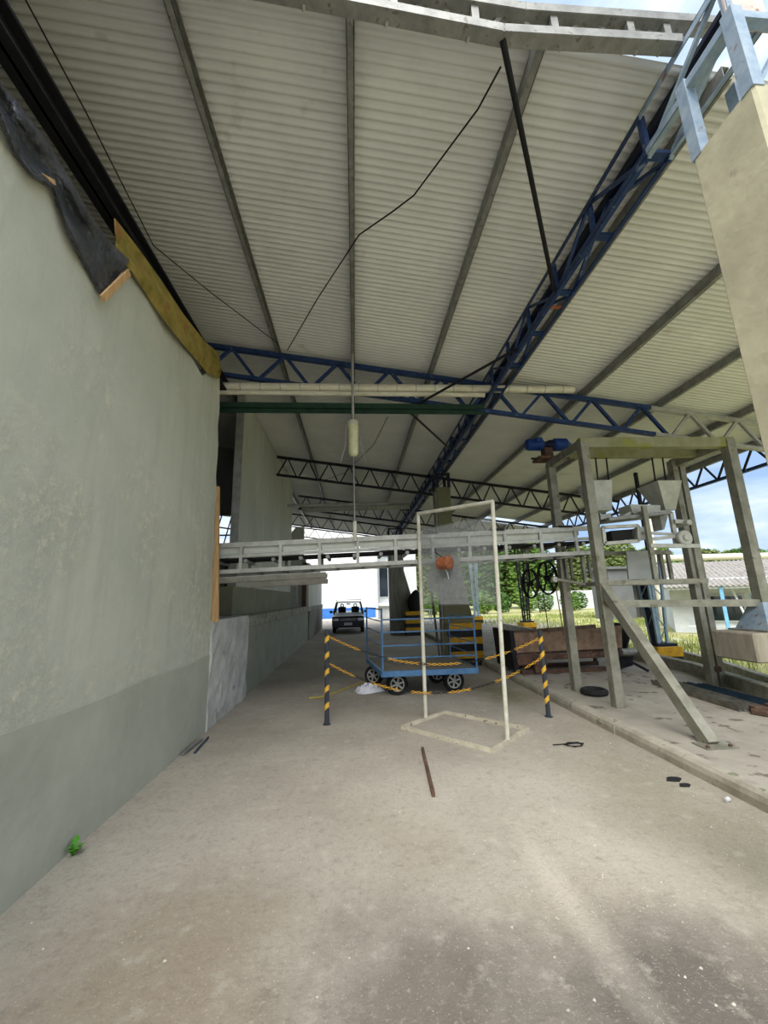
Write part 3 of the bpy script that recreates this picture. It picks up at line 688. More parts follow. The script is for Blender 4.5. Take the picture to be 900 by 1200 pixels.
for a, b, dz, y in ((-2.0, -.42, .5, 5.97), (-1.6, -.42, .58, 6.1)):
    mb = MB(); za, zb_ = cz(a) - dz, cz(b) - dz
    mb.sheet([[(a, y, za), (b, y, zb_)], [(a, y + .08, za - .07), (b, y + .08, zb_ - .07)], [(a, y + .3, za - .07), (b, y + .3, zb_ - .07)], [(a, y + .38, za), (b, y + .38, zb_)]], (0, 0, -.006)); mb.build('drip_trough', 'galv_light', t)

# ================================================================ MACHINE RACK
A = Vector((3.6, 5.72, .1)); B = Vector((3.58, 6.74, .1)); C = Vector((5.88, 6.6, .1)); D = Vector((5.95, 5.62, 1.3))
t = thing('machine_rack', 'tall square-tube steel rack with raking brace on the platform', 'rack', (4.7, 6.1, .1))
zr = 3.97; w = .13
for P in (A, B): MB().bar(P, (P.x, P.y, zr), w, w, (0, 1, 0)).build('post', 'rack_steel', t, bevel=.006)
for dx in (-.07, .07): MB().bar(C + Vector((dx, 0, 0)), (C.x + dx, C.y, zr), .1, .13, (0, 1, 0)).build('post', 'rack_steel', t)
MB().bar(D + Vector((0, 0, .1)), (D.x, D.y, zr), .14, .14, (0, 1, 0)).build('post', 'rack_steel', t)
Zt = zr - .02
MB().bar((A.x - .06, A.y, Zt), (D.x + .07, D.y, Zt - .02), .12, .16).build('front_beam', 'rack_stain', t)
MB().bar((A.x - .02, 6.2, Zt), (C.x, 6.15, Zt), .1, .14).build('middle_beam', 'rack_stain', t)
MB().bar((A.x, A.y + .06, Zt), (B.x, B.y + .06, Zt), .1, .14).build('side_beam', 'rack_steel', t); MB().bar((D.x, D.y + .06, Zt - .02), (C.x, C.y + .06, Zt - .02), .12, .16).build('side_beam', 'rack_steel', t)
MB().bar((A.x + .02, 5.66, 1.49), (D.x - .02, 5.62, 1.44), .09, .1).build('waist_beam', 'rack_steel', t)
MB().bar((A.x, 5.7, 1.74), (A.x + .01, 4.26, .1), .12, .13).build('raking_brace', 'rack_steel', t)
MB().box((A.x + .02, 4.22, .108), (.34, .2, .012)).build('foot_plate', 'rack_steel', t)
for s in (-.12, .12): MB().tube((A.x + s, 4.15, .11), (A.x + s, 4.15, .135), .018, 6).build('anchor_bolt', 'rust', t)
MB().box((C.x, C.y - .08, .38), (.1, .02, .08)).build('rust_patch', 'rust', t)
a, b = .26, .1; z0, z1 = 1.06, 1.45
mb = MB(); mb.add([(D.x - a, D.y - a, z0), (D.x + a, D.y - a, z0), (D.x + a, D.y + a, z0), (D.x - a, D.y + a, z0), (D.x - b, D.y - b, z1), (D.x + b, D.y - b, z1), (D.x + b, D.y + b, z1), (D.x - b, D.y + b, z1)],
       [(0, 1, 2, 3), (4, 7, 6, 5), (0, 4, 5, 1), (1, 5, 6, 2), (2, 6, 7, 3), (3, 7, 4, 0)]); mb.build('pedestal', 'blue_worn', t)
MB().box((D.x, D.y, 1.06), (.66, .6, .03)).build('pedestal_plate', 'galv', t)
mb = MB(); mb.span((5.38, 5.3, .66), (8.2, 5.98, 1.05)); mb.span((6.75, 5.3, -.1), (7.6, 5.98, .66)); single('concrete_block', mb, 'block', 'big raw concrete beam block carrying one rack post', 'concrete block', bevel=.02)

# feeding machine inside the rack
t = thing('feeding_machine', 'pale steel feeding machine with two hoppers inside the rack', 'machine', (4.7, 6.2, 1.6))
def frus(P, wx0, wy0, wx1, wy1, h, nm, mt='machine', dx=0, dz=0):
    """hopper: top wx0*wy0 at P, bottom wx1*wy1 h lower"""
    x, y, z = P; mb = MB()
    q = [(x - wx0 / 2, y - wy0 / 2, z), (x + wx0 / 2, y - wy0 / 2, z), (x + wx0 / 2, y + wy0 / 2, z), (x - wx0 / 2, y + wy0 / 2, z)]
    r = [(x + dx - wx1 / 2, y - wy1 / 2, z - h), (x + dx + wx1 / 2, y - wy1 / 2, z - h), (x + dx + wx1 / 2, y + wy1 / 2, z - h), (x + dx - wx1 / 2, y + wy1 / 2, z - h)]
    mb.add(q + r, [(0, 1, 5, 4), (1, 2, 6, 5), (2, 3, 7, 6), (3, 0, 4, 7), (4, 5, 6, 7)]); return mb.build(nm, mt, t)
h1 = py(777, 566, 6.1); frus((h1.x, 6.2, h1.z), .42, .5, .18, .2, .46, 'hopper', dx=.05)
c1 = py(777, 601, 6.1); frus((c1.x, 6.18, c1.z), .17, .2, .03, .2, .28, 'spout', dx=-.06)
h2 = py(698, 566, 6.35); frus((h2.x, 6.4, h2.z), .36, .45, .26, .28, .5, 'hopper', dx=.03)
for h in (h1, h2):
    MB().bar((h.x - .05, 6.2, h.z), (h.x - .05, 6.18, zr - .08), .018).build('hanger_rod', 'black_steel', t); MB().bar((h.x + .14, 6.2, h.z), (h.x + .14, 6.18, zr - .08), .018).build('hanger_rod', 'black_steel', t)
ps = [py(738, 591, 6.0), py(774, 592, 6.0), py(774, 603, 6.0), py(742, 602, 6.0)]
MB().prism(ps, (0, .3, 0)).build('vibrating_tray', 'machine', t)
MB().prism([py(727, 606, 6.0), py(739, 599, 6.0), py(740, 602, 6.0), py(731, 609, 6.0)], (0, .25, 0)).build('tray_lip', 'machine', t)
MB().prism([py(704, 603, 6.05), py(716, 601, 6.05), py(716, 607, 6.05), py(704, 609, 6.05)], (0, .3, 0)).build('tray_bracket', 'machine', t)
MB().bar(py(705, 611, 6.1), py(775, 603, 6.1), .4, .05).build('chute', 'galv', t)
# belt head frame
f = [py(706, 618, 5.95), py(747, 616, 5.95), py(748, 634, 5.95), py(708, 637, 5.95)]
for a, b in zip(f, f[1:] + f[:1]): MB().bar(a, b, .05, .06, (0, 1, 0)).build('head_frame', 'machine', t)
MB().prism([py(716, 622, 6.0), py(741, 620, 6.0), py(741, 631, 6.0), py(718, 634, 6.0)], (0, .4, 0)).build('head_belt', 'rubber', t)
MB().prism([py(748, 618, 6.0), py(757, 617, 6.0), py(758, 632, 6.0), py(749, 633, 6.0)], (0, .3, 0)).build('gear_box', 'machine', t)
# stand of the machine
zs = py(765, 682, 5.85).z; zm = py(790, 639, 5.85).z
xl = py(705, 682, 5.85).x; xr = py(826, 682, 5.85).x; xm = py(762, 640, 5.85).x
MB().bar((A.x + .02, 5.81, zs), (xr, 5.81, zs), .06, .07).build('base_rail', 'rack_steel', t); MB().bar((xl, 6.51, zs), (C.x - .08, 6.51, zs), .06, .07).build('base_rail', 'rack_steel', t)
for x in (xl + .06, xr - .03): MB().bar((x, 5.82, zs), (x, 6.5, zs), .05, .06).build('base_end_rail', 'rack_steel', t)
for x in (xm, xr - .06):
    MB().bar((x, 5.85, zs), (x, 5.85, py(757, 593, 5.85).z if x == xm else zm), .07, .05, (0, 1, 0)).build('stand_post', 'rack_steel', t)
for x in (xl + .1, xl + .45, xm + .1, xm + .17, xm + .62, xm + .75): MB().bar((x, 6.45, zs), (x, 6.45, zm), .05, .05, (0, 1, 0)).build('stand_post', 'rack_steel', t)
x5 = py(786, 602, 5.95).x; MB().bar((x5, 5.95, zm), (x5, 5.95, py(786, 600, 5.95).z), .06, .05, (0, 1, 0)).build('stand_post', 'machine', t)
MB().bar((xm, 5.95, py(770, 601, 5.95).z), (x5, 5.95, py(786, 600, 5.95).z), .05).build('cross_bar', 'machine', t)
MB().bar((xm - .02, 5.84, zm), (xr, 5.84, zm - .02), .062, .06).build('upper_rail', 'machine', t); MB().bar((max(xl + .02, 3.9), 6.44, zm - .05), (xr, 6.44, zm - .05), .062, .06).build('upper_rail', 'rack_steel', t)
MB().bar((xm, 5.9, zm + .1), (xm + .65, 5.9, zm + .16), .06, .05).build('feed_rail', 'machine', t); MB().bar((xm, 5.95, zm + .22), (xm + .6, 5.95, zm + .18), .03, .04).build('feed_rail', 'machine', t)
pc = py(804, 630, 5.8); MB().lathe(pc, (0, 1, 0), [(-.02, .03), (-.02, .045), (0, .05), (0, .105), (.015, .118), (.06, .118), (.07, .1)], 24).build('pulley', 'machine', t, True)
pr = py(808, 612, 5.8); MB().lathe(pr, (0, 1, 0), [(-.01, .03), (0, .045), (.3, .045)], 16).build('roller', 'machine', t, True)
MB().bar(py(790, 611, 5.9), py(808, 612, 5.9), .05, .06).build('shaft', 'machine', t)
q = [py(734, 646, 6.3), py(762, 645, 6.3), py(763, 679, 6.3), py(737, 679, 6.3)]; MB().prism(q, (0, .03, 0)).build('guard_panel', 'machine_panel', t)
MB().tube(py(652, 679, 6.3), (xl, 6.3, zs), .025, 10).build('outrigger_tube', 'rack_steel', t, True); MB().lathe(py(651, 679, 6.28), (0, 1, 0), [(0, .03), (0, .045), (.05, .045)], 14).build('outrigger_roller', 'machine', t, True)
for u in (655, 661, 667, 688): a = py(u, 645, 6.607); MB().bar(a, (a.x, 6.607, py(u + 3, 678, 6.607).z), .04, .05).build('guide_plate', 'rack_steel', t)

t = thing('gear_motor', 'blue electric gear motor on top of a rack post', 'motor', (3.55, 6.72, 4.0))
mz = 4.32
MB().lathe((3.14, 6.7, mz), (1, 0, 0), [(0, .07), (.02, .1), (.3, .105), (.32, .085)], 18).build('motor_housing', 'motor_blue', t, True)
for k in range(5): MB().lathe((3.2 + k * .05, 6.7, mz), (1, 0, 0), [(0, .112), (.012, .112)], 18).build('cooling_fin', 'motor_blue', t)
MB().lathe((3.46, 6.7, mz), (1, 0, 0), [(0, .08), (.05, .06), (.12, .09), (.18, .09)], 16).build('coupling', 'navy', t, True)
MB().lathe((3.64, 6.7, mz), (1, 0, 0), [(0, .09), (.03, .12), (.25, .12), (.3, .07), (.36, .025)], 18).build('gear_housing', 'motor_blue', t, True)
MB().box((3.35, 6.62, mz + .05), (.12, .1, .1)).build('terminal_box', 'motor_blue', t, bevel=.01)
MB().span((3.3, 6.55, 4.02), (3.75, 6.85, 4.06)).build('mounting_plate', 'rust', t); MB().span((3.45, 6.62, 4.04), (3.6, 6.78, 4.24)).build('mounting_foot', 'rust', t)
MB().tube((3.2, 6.66, 4.04), (3.8, 6.66, 4.04), .02, 8).build('drive_shaft', 'black_steel', t)

# hand wheels with chains hanging below the conveyor
def hand_wheel(P, Rr, label, bottom):
    t = thing('chain_wheel', label, 'wheel', P)
    P = Vector(P); ax = Vector((1, .12, 0)).normalized(); MB().torus(P, ax, Rr, .013, 32, 6, 2.2).build('rim', 'black_steel', t, True)
    a, b = MB.frame(ax)
    for k in range(5):
        an = k * 2 * math.pi / 5 + .4; MB().bar(P, P + (a * math.cos(an) + b * math.sin(an)) * Rr, .02).build('spoke', 'black_steel', t)
    MB().lathe(P - ax * .05, ax, [(0, .04), (.1, .04)], 12).build('hub', 'black_steel', t)
    MB().bar(P, (P.x, P.y, cz(P.x) - .455), .03).build('hanger', 'black_steel', t); MB().bar(P + Vector((.02, Rr + .02, 0)), (P.x + .02, P.y + Rr + .02, cz(P.x) - .455), .014).build('hanger', 'black_steel', t)
    MB().bar((P.x, P.y + .02, cz(P.x) - .462), (P.x - .1, 6.53, cz(P.x) - .462), .04, .03).build('hanger_arm', 'black_steel', t)
    MB().bar((P.x, P.y, cz(P.x) - .462), (P.x + .02, P.y + Rr + .03, cz(P.x) - .462), .03, .02).build('hanger_arm', 'black_steel', t)
    for s in (-.9, .9): MB().path([P + Vector((0, s * Rr, 0)), P + Vector((.03, s * Rr, -.5)), (P.x + .05, P.y + s * Rr, bottom)], .008, 6).build('chain', 'rust', t)
hand_wheel(py(621, 684, 7.1), .25, 'smaller dark spoked chain wheel under the conveyor', 1.35)
hand_wheel(py(641, 677, 7.1), .29, 'larger dark spoked chain wheel under the conveyor', .95)

# ================================================================ STAND WITH WIRE MESH
t = thing('mesh_stand', 'white pipe frame on rectangular floor base holding wire mesh', 'stand', (1.3, 5.4, 0))
lb = pz(499, 842, .02); rb = pz(595, 868, .02); lt = py(490, 602, lb.y); rt = py(577, 588, rb.y)
cs = [pz(471, 854, .0), pz(521, 836, .0), pz(619, 856, .0), pz(577, 882, .0)]
for a, b in zip(cs, cs[1:] + cs[:1]):
    mb = MB(); mb.bar(a + Vector((0, 0, .019)), b + Vector((0, 0, .019)), .038, .038); mb.build('base_tube', 'stand_base', t)
for a, b in ((lb, lt), (rb, rt)): MB().tube(a, b, .026, 12).build('upright', 'white_paint', t, True)
MB().tube(lt + (lt - rt).normalized() * .01, rt + (rt - lt).normalized() * .01, .028, 12).build('top_tube', 'white_paint', t, True)
dh = (rt - lt); dh.z = 0; hd = dh.normalized(); nrm = Vector((-hd.y, hd.x, 0))
def on_plane(x, y):
    r = ray(x, y); k = (lt - Vector((0, 0, H))).dot(nrm) / r.dot(nrm); return r * k + Vector((0, 0, H))
p0 = on_plane(493, 617); Lw = dh.length; ztop_m = on_plane(535, 612).z; zbot_m = on_plane(535, 709).z
mb = MB(); nw = int(Lw / .012)
for k in range(nw + 1):
    a = Vector((lt.x, lt.y, 0)) + hd * (Lw * k / nw); z1 = ztop_m - .02 * abs(math.sin(k * .05)); z0 = zbot_m + .1 * math.sin(k * .03)
    mb.bar((a.x, a.y, z0), (a.x, a.y, z1), (.0023))
nh = int((ztop_m - zbot_m) / .012)
for k in range(nh + 1):
    z = zbot_m + (ztop_m - zbot_m) * k / nh; a = Vector((lt.x, lt.y, z)); mb.bar(a, a + hd * Lw, .0023)
o_ = mb.build('wire_mesh', 'wire', t); o_['kind'] = 'stuff'
# doubled flap of finer mesh hooked over the same frame
out = [(511, 652), (507, 662), (500, 669), (499, 688), (511, 700), (514, 708), (549, 708), (541, 672), (537, 650)]
pl = [on_plane(*q) for q in out]; uv = [((q - lt).dot(hd), q.z) for q in pl]
def spans(val, ax):
    r = []
    for (a, b) in zip(uv, uv[1:] + uv[:1]):
        if (a[ax] - val) * (b[ax] - val) < 0: f_ = (val - a[ax]) / (b[ax] - a[ax]); r.append(a[1 - ax] + (b[1 - ax] - a[1 - ax]) * f_)
    return sorted(r)
mb = MB(); off = nrm * .02
for ax in (0, 1):
    lo1 = min(q[ax] for q in uv); hi1 = max(q[ax] for q in uv); n = int((hi1 - lo1) / .007)
    for k in range(1, n):
        v_ = lo1 + (hi1 - lo1) * k / n; sp = spans(v_, ax)
        for a, b in zip(sp[::2], sp[1::2]):
            if ax == 0: A1 = Vector((lt.x, lt.y, a)) + hd * v_ + off; B1 = Vector((lt.x, lt.y, b)) + hd * v_ + off
            else: A1 = Vector((lt.x, lt.y, v_)) + hd * a + off; B1 = Vector((lt.x, lt.y, v_)) + hd * b + off
            mb.bar(A1, B1, .003)
o_ = mb.build('mesh_flap', 'wire', t); o_['kind'] = 'stuff'
c = on_plane(527, 660) - nrm * .108
t2 = thing('orange_reel', 'orange-brown ribbed reel hung by wire on the mesh', 'reel', c + Vector((0, 0, -.09)))
ax = hd.copy()
MB().lathe(c - ax * .09, ax, [(0, .03), (.0, .085), (.03, .095), (.06, .085), (.09, .094), (.13, .085), (.17, .09), (.18, .05)], 18).build('drum', 'orange', t2, True)
MB().path([c + Vector((-.03, 0, .08)), c + Vector((-.12, .03, .15)), on_plane(510, 643)], .007, 6).build('hook_wire', 'black_steel', t2)
MB().path([c + Vector((0, 0, -.08)), c + Vector((.03, 0, -.14)), c + Vector((.04, 0, -.22))], .004, 6).build('loose_end', 'cloth', t2)

# ================================================================ CART
t = thing('platform_cart', 'blue railed platform cart with car wheels and worn plank deck', 'cart', (1.2, 7.9, 0))
zd = .46; fl, fr, bl, br = Vector((.45, 7.08, zd)), Vector((2.05, 7.08, zd)), Vector((.24, 8.75, zd)), Vector((1.95, 8.6, zd))
npk = 8
for k in range(npk):
    a0 = fl.lerp(bl, k / npk + .004); a1 = fr.lerp(br, k / npk + .004); b0 = fl.lerp(bl, (k + 1) / npk - .004); b1 = fr.lerp(br, (k + 1) / npk - .004)
    MB().prism([a0, a1, b1, b0], (0, 0, -.035)).build('deck_plank', 'cart_wood', t)
for a, b in ((fl, fr), (fl, bl), (bl, br), (fr, br)): MB().bar(a - Vector((0, 0, .045)), b - Vector((0, 0, .045)), .05, .09).build('deck_frame', 'cart_blue', t)
ht = 1.02
def rail_post(P, h): MB().tube(P - Vector((0, 0, .05)), P + Vector((0, 0, h)), .017, 8).build('rail_post', 'cart_blue', t, True)
rail_post(fl, ht); rail_post(bl, ht); rail_post(fr, ht - .15); rail_post(br, ht - .2)
for z in (1.0, .8, .6, .4, .2): MB().tube(fl + Vector((0, 0, z)), bl + Vector((0, 0, z)), .011, 8).build('end_rail', 'cart_blue' if z < .9 else 'rust', t, True)
for z in (.83, .62, .4, .2):
    MB().tube(fl + Vector((0, 0, z)), fr + Vector((0, 0, z)), .013, 8).build('side_rail', 'cart_blue', t, True); MB().tube(fr + Vector((0, 0, z)), br + Vector((0, 0, z)), .009, 8).build('end_rail', 'cart_blue', t, True)
def wheel(P, ax, r, wd, par):
    o1 = MB().lathe(Vector(P) - Vector(ax) * wd / 2, ax, [(0, r * .62), (0, r * .93), (wd * .15, r), (wd * .85, r), (wd, r * .93), (wd, r * .62)], 26).build('tyre', 'rubber', par, True)
    a, b = MB.frame(ax); c = Vector(P) - Vector(ax) * (wd * .5 + .004)
    MB().lathe(c, ax, [(0, r * .56), (0, r * .66), (.02, r * .66), (.02, r * .56), (0, r * .56)], 24, False).build('rim_ring', 'rim', o1, True)
    for k in range(6):
        an = k * math.pi / 3 + .3; d = a * math.cos(an) + b * math.sin(an); MB().bar(c + d * r * .12, c + d * r * .6, .028, .012, ax).build('rim_spoke', 'rim', o1)
    MB().lathe(c - Vector(ax) * .006, ax, [(0, r * .1), (.01, r * .2), (.03, r * .2)], 12).build('hub_cap', 'rim', o1)
    MB().lathe(c + Vector(ax) * .03, ax, [(0, r * .6), (.01, r * .6)], 20).build('rim_back', 'stripe_black', o1)
for P in ((.72, 7.48, .185), (1.74, 7.55, .185), (1.6, 8.35, .185)): wheel(P, (.0, 1, 0), .185, .14, t)
wheel((.36, 8.35, .185), Vector((.35, .93, 0)).normalized(), .185, .14, t)
MB().bar((.72, 7.48, .185), (.45, 8.35, .185), .05).build('axle', 'cart_blue', t); MB().bar((1.74, 7.55, .185), (1.6, 8.35, .185), .05).build('axle', 'rust', t)
MB().bar((.45, 8.0, .3), (1.9, 8.0, .33), .08, .08).build('chassis_beam', 'cart_blue', t)
for x, y in ((.6, 7.7), (1.68, 7.8), (.55, 8.3), (1.65, 8.3)): MB().bar((x, y, .17), (x, y, .4), .07).build('bracket', 'cart_blue', t)

# ================================================================ STANCHIONS AND CHAINS
def stanchion(P, h, label):
    t = thing('barrier_post', label, 'post', P); P = Vector(P)
    MB().tube(P, P + Vector((0, 0, h)), .032, 14).build('tube', 'post_dark', t, True)
    nb = 5
    for k in range(nb):
        z = .22 + k * (h - .26) / (nb - .6); vs_ = []; fs = []; n = 16
        for i in range(n):
            an = 2 * math.pi * i / n; dz = .035 * math.cos(an + .6)
            for zz in (z - .035, z + .035): vs_.append(P + Vector((.0335 * math.cos(an), .0335 * math.sin(an), min(zz + dz, h))))
        for i in range(n): j = (i + 1) % n; fs.append((2 * i, 2 * j, 2 * j + 1, 2 * i + 1))
        MB().add(vs_, fs).build('stripe', 'post_yellow', t, True)
    MB().lathe(P + Vector((0, 0, h)), (0, 0, 1), [(0, .034), (.012, .03), (.02, .012)], 14).build('cap', 'post_dark', t, True)
    MB().lathe(P, (0, 0, 1), [(0, .055), (.008, .055)], 14).build('foot_flange', 'post_dark', t)
L0 = pz(383, 849, 0); R0 = pz(643, 840, 0)
stanchion(L0, 1.22, 'slim dark barrier post with yellow stripes out in the driveway')
stanchion(R0, 1.12, 'slim dark barrier post with yellow stripes close to the kerb')
def chain(a, b, sag, name, label, runs):
    mb = MB(); n = 76; prev = None
    a = Vector(a); b = Vector(b)
    for i in range(n):
        f0 = (i + .5) / n; P = a.lerp(b, f0); P.z -= sag * 4 * f0 * (1 - f0); d = (b - a) / n; d.z -= sag * 4 * (1 - 2 * f0) / n
        d = d.normalized(); sd = d.cross(Vector((0, 0, 1))).normalized(); nn = sd if i % 2 else sd.cross(d)
        wv = nn.cross(d).normalized(); Lh = .026; ring = []
        mb.k = 0 if any(u <= f0 <= v for u, v in runs) else 1
        vs_ = []; m_, kk = 10, 5
        for u in range(m_):
            an = 2 * math.pi * u / m_; q = d * (Lh * math.cos(an)) + wv * (.014 * math.sin(an)); e = (d * math.cos(an) + wv * math.sin(an)).normalized()
            for w_ in range(kk): bn = 2 * math.pi * w_ / kk; vs_.append(P + q + e * (.0045 * math.cos(bn)) + nn * (.0045 * math.sin(bn)))
        mb.add(vs_, [(u * kk + w_, ((u + 1) % m_) * kk + w_, ((u + 1) % m_) * kk + (w_ + 1) % kk, u * kk + (w_ + 1) % kk) for u in range(m_) for w_ in range(kk)])
    single(name, mb, ['chain_yellow', 'chain_black'], label, 'chain', smooth=True)
runs = [(0, .14), (.27, .42), (.46, .62), (.74, .86), (.88, 1)]
chain(L0 + Vector((.03, 0, 1.14)), R0 + Vector((-.03, 0, 1.03)), .36, 'barrier_chain', 'upper yellow and black plastic chain between the barrier posts', runs)
chain(L0 + Vector((.03, 0, .78)), R0 + Vector((-.03, 0, .76)), .42, 'barrier_chain', 'lower yellow and black plastic chain between the barrier posts', [(0, .12), (.2, .33), (.38, .48), (.55, .66), (.78, .9), (.92, 1)])

# ================================================================ RUSTY WAGON AND LITTER ON THE PLATFORM
t = thing('rusty_wagon', 'low rusty steel wagon with battered side boards on the platform', 'wagon', (4.3, 8.5, .1))
MB().prism([(3.15, 8.15, .52), (5.35, 8.1, .55), (5.4, 8.1, .98), (4.6, 8.1, .93), (3.9, 8.12, .9), (3.15, 8.15, .9)], (0, .05, 0)).build('side_board', 'rust_wood', t)
MB().prism([(3.15, 9.05, .52), (5.35, 9.0, .55), (5.4, 9.0, .95), (3.15, 9.05, .85)], (0, .05, 0)).build('side_board', 'rust_wood', t)
MB().prism([(3.1, 8.1, .2), (3.1, 9.1, .2), (3.05, 9.1, .95), (3.05, 8.1, .95)], (.09, 0, 0)).build('end_plate', 'black_steel', t)
MB().prism([(5.38, 8.1, .45), (5.38, 9.05, .45), (5.62, 9.05, 1.0), (5.62, 8.1, 1.0)], (.04, 0, 0)).build('tail_board', 'black_steel', t)
MB().span((3.15, 8.18, .48), (5.4, 9.02, .53)).build('bed', 'rust', t)
for y in (8.12, 9.0): MB().bar((3.15, y, .43), (5.5, y, .43), .06, .1).build('sill_channel', 'rust', t)
for y in (8.25, 8.95): MB().bar((3.28, y, .138), (5.3, y, .14), .07, .08).build('skid', 'rust', t)
MB().tube((3.2, 8.05, .38), (3.2, 9.1, .38), .06, 12).build('axle', 'rust', t); MB().tube((3.15, 8.1, .33), (3.75, 8.1, .33), .045, 10).build('towing_tube', 'rust', t, True)
MB().box((3.55, 8.08, .36), (.13, .12, .12)).build('bracket', 'rust', t); MB().box((3.55, 8.1, .23), (.12, .1, .14)).build('bracket', 'rust', t)
MB().prism([(5.15, 8.15, .45), (5.6, 8.15, .45), (5.55, 8.15, .2), (5.3, 8.15, .14)], (0, .08, 0)).build('bracket', 'black_steel', t); MB().bar((5.45, 8.1, .3), (5.72, 7.95, .12), .05).build('prop', 'black_steel', t)
MB().tube((5.25, 8.02, .48), (5.55, 8.02, .48), .07, 12).build('roller', 'galv', t, True)
for x in (3.33, 5.25): MB().bar((x, 8.25, .12), (x, 8.25, .45), .06).build('leg', 'rust', t); MB().bar((x, 8.95, .12), (x, 8.95, .45), .06).build('leg', 'rust', t)
c = pz(696, 807, .15); c *= 6.45 / c.y; mb = MB(); mb.torus((c.x, c.y, .145), (0, 0, 1), .155, .048, 28, 8); single('small_tyre', mb, 'rubber', 'small worn black tyre lying flat near the rack', 'tyre', smooth=True)
sa = pz(768, 801, .112); sb_ = pz(872, 833, .112); dl = (sb_ - sa).normalized(); pr_ = Vector((-dl.y, dl.x, 0))
for k, mt in enumerate(('zinc_strip', 'zinc_strip', 'blue_strip', 'blue_strip')):
    lab = ['bent zinc profile outermost in the pile by the rack', 'zinc profile lying against the blue strips', 'dark blue steel strip lying next to the zinc profiles', 'dark blue steel strip edging towards the drainage channel'][k]
    a = sa + pr_ * (.152 * k) + dl * (.12 * k); b = sb_ + pr_ * (.152 * k) + dl * (.03 * (k % 2))
    mb = MB(); sd = dl.cross(Vector((0, 0, 1))).normalized() * .074; u = Vector((0, 0, .07))
    mb.sheet([[a - sd + u, b - sd + u], [a - sd * .8, b - sd * .8], [a - sd * .1, b - sd * .1], [a + u, b + u], [a + sd * .15, b + sd * .15], [a + sd * .8, b + sd * .8], [a + sd + u, b + sd + u]], (0, 0, -.012))
    single('metal_strip', mb, mt, lab, 'metal strip')
a = sb_ + dl * .135 + pr_ * .02
t = thing('rusty_bracket', 'broken rusty cast bracket lying at the end of the metal strips', 'scrap metal', (a.x + .15, a.y - .1, .1))
for k, (dx, dy_, w_, l_, h_, r_) in enumerate(((.2, .01, .36, .12, .09, -.25), (.04, -.05, .09, .2, .07, .5), (.25, -.13, .26, .06, .06, -.4), (.12, -.2, .08, .16, .08, .2), (.36, -.1, .34, .08, .07, -.1))):
    MB().box((a.x + dx, a.y + dy_, .1 + h_ / 2), (w_, l_, h_), r_).build(['plate', 'lug', 'arm', 'lug', 'arm'][k], 'rust', t, bevel=.012)
MB().torus((a.x + .26, a.y - .24, .168), (.3, 1, 0), .05, .018, 14, 6).build('eye', 'rust', t, True)
for P in ((.2, .0), (.14, -.22)): MB().box((a.x + P[0], a.y + P[1], .16), (.06, .06, .12)).build('stub', 'rust', t)

# ================================================================ SMALL THINGS ON THE DRIVEWAY
c = pz(431, 811, 0); g = []
mb = MB()
for i in range(11):
    row = []
    for j in range(15):
        an = 2 * math.pi * j / 14; rr = .21 * i / 10 * (1 + .22 * math.sin(3 * an + 1) + .08 * math.sin(7 * an)); z = .11 * (1 - (i / 10) ** 2) * (1 + .5 * math.sin(5 * an + i)) + .006
        row.append((c.x + rr * 1.25 * math.cos(an), c.y + rr * .8 * math.sin(an), max(z, .004)))
    g.append(row)
mb.sheet(g); single('white_rag', mb, 'cloth', 'crumpled white rag on the floor by the cart wheel', 'rag', smooth=True)
mb = MB(); mb.path([pz(362, 818, .012), pz(375, 817, .012), pz(395, 811, .012), pz(415, 803, .012), pz(432, 797, .012), pz(448, 790, .012)], .014, 8); single('yellow_hose', mb, 'hose', 'short yellow hose lying behind the barrier post', 'hose', smooth=True)
mb = MB(); mb.bar(pz(495, 877, .015), pz(508, 932, .015), .03, .03); single('rusty_bar', mb, 'rust', 'dark rusty iron bar lying alone on the driveway', 'bar')
mb = MB(); mb.tube(pz(214, 884, .02), pz(236, 866, .02), .018, 8); single('grey_tube', mb, 'galv', 'short grey tube lying at the foot of the plastered wall', 'tube')
mb = MB(); mb.tube(pz(228, 882, .015), pz(244, 864, .015), .012, 8); single('thin_tube', mb, 'blue_strip', 'thinner bluish tube lying parallel at the wall foot', 'tube')
c = pz(672, 873, .01)
mb = MB(); mb.path([(c.x + .1 * math.cos(k * .9) * (1 + .2 * math.sin(k)), c.y + .06 * math.sin(k * .9), .012 + .004 * (k % 3)) for k in range(16)] + [(c.x - .22, c.y + .03, .012)], .005, 6); single('wire_coil', mb, 'black_steel', 'small loose coil of dark wire on the driveway', 'wire')
for (u, v, s, lab) in ((790, 914, .07, 'flattened dark rag near the kerb'), (803, 921, .05, 'small dark scrap just beside the flattened rag')):
    c = pz(u, v, 0); mb = MB(); mb.prism([(c.x + s * (1 + .4 * math.sin(3 * k)) * math.cos(k * .7), c.y + s * .6 * math.sin(k * .7), 0) for k in range(9)], (0, 0, .012)); single('scrap', mb, 'rubber', lab, 'scrap')
c = pz(852, 937, .018); mb = MB(); mb.lathe(c, (1, .3, .1), [(-.02, .008), (-.018, .016), (.02, .018), (.026, .008)], 10); single('crushed_cup', mb, 'house_grey', 'small crushed pale cup beside the kerb', 'cup', smooth=True)
t = thing('weed', 'small green weed growing from the joint at the wall foot', 'plant', pz(83, 1002, 0)); c = pz(83, 1003, 0)
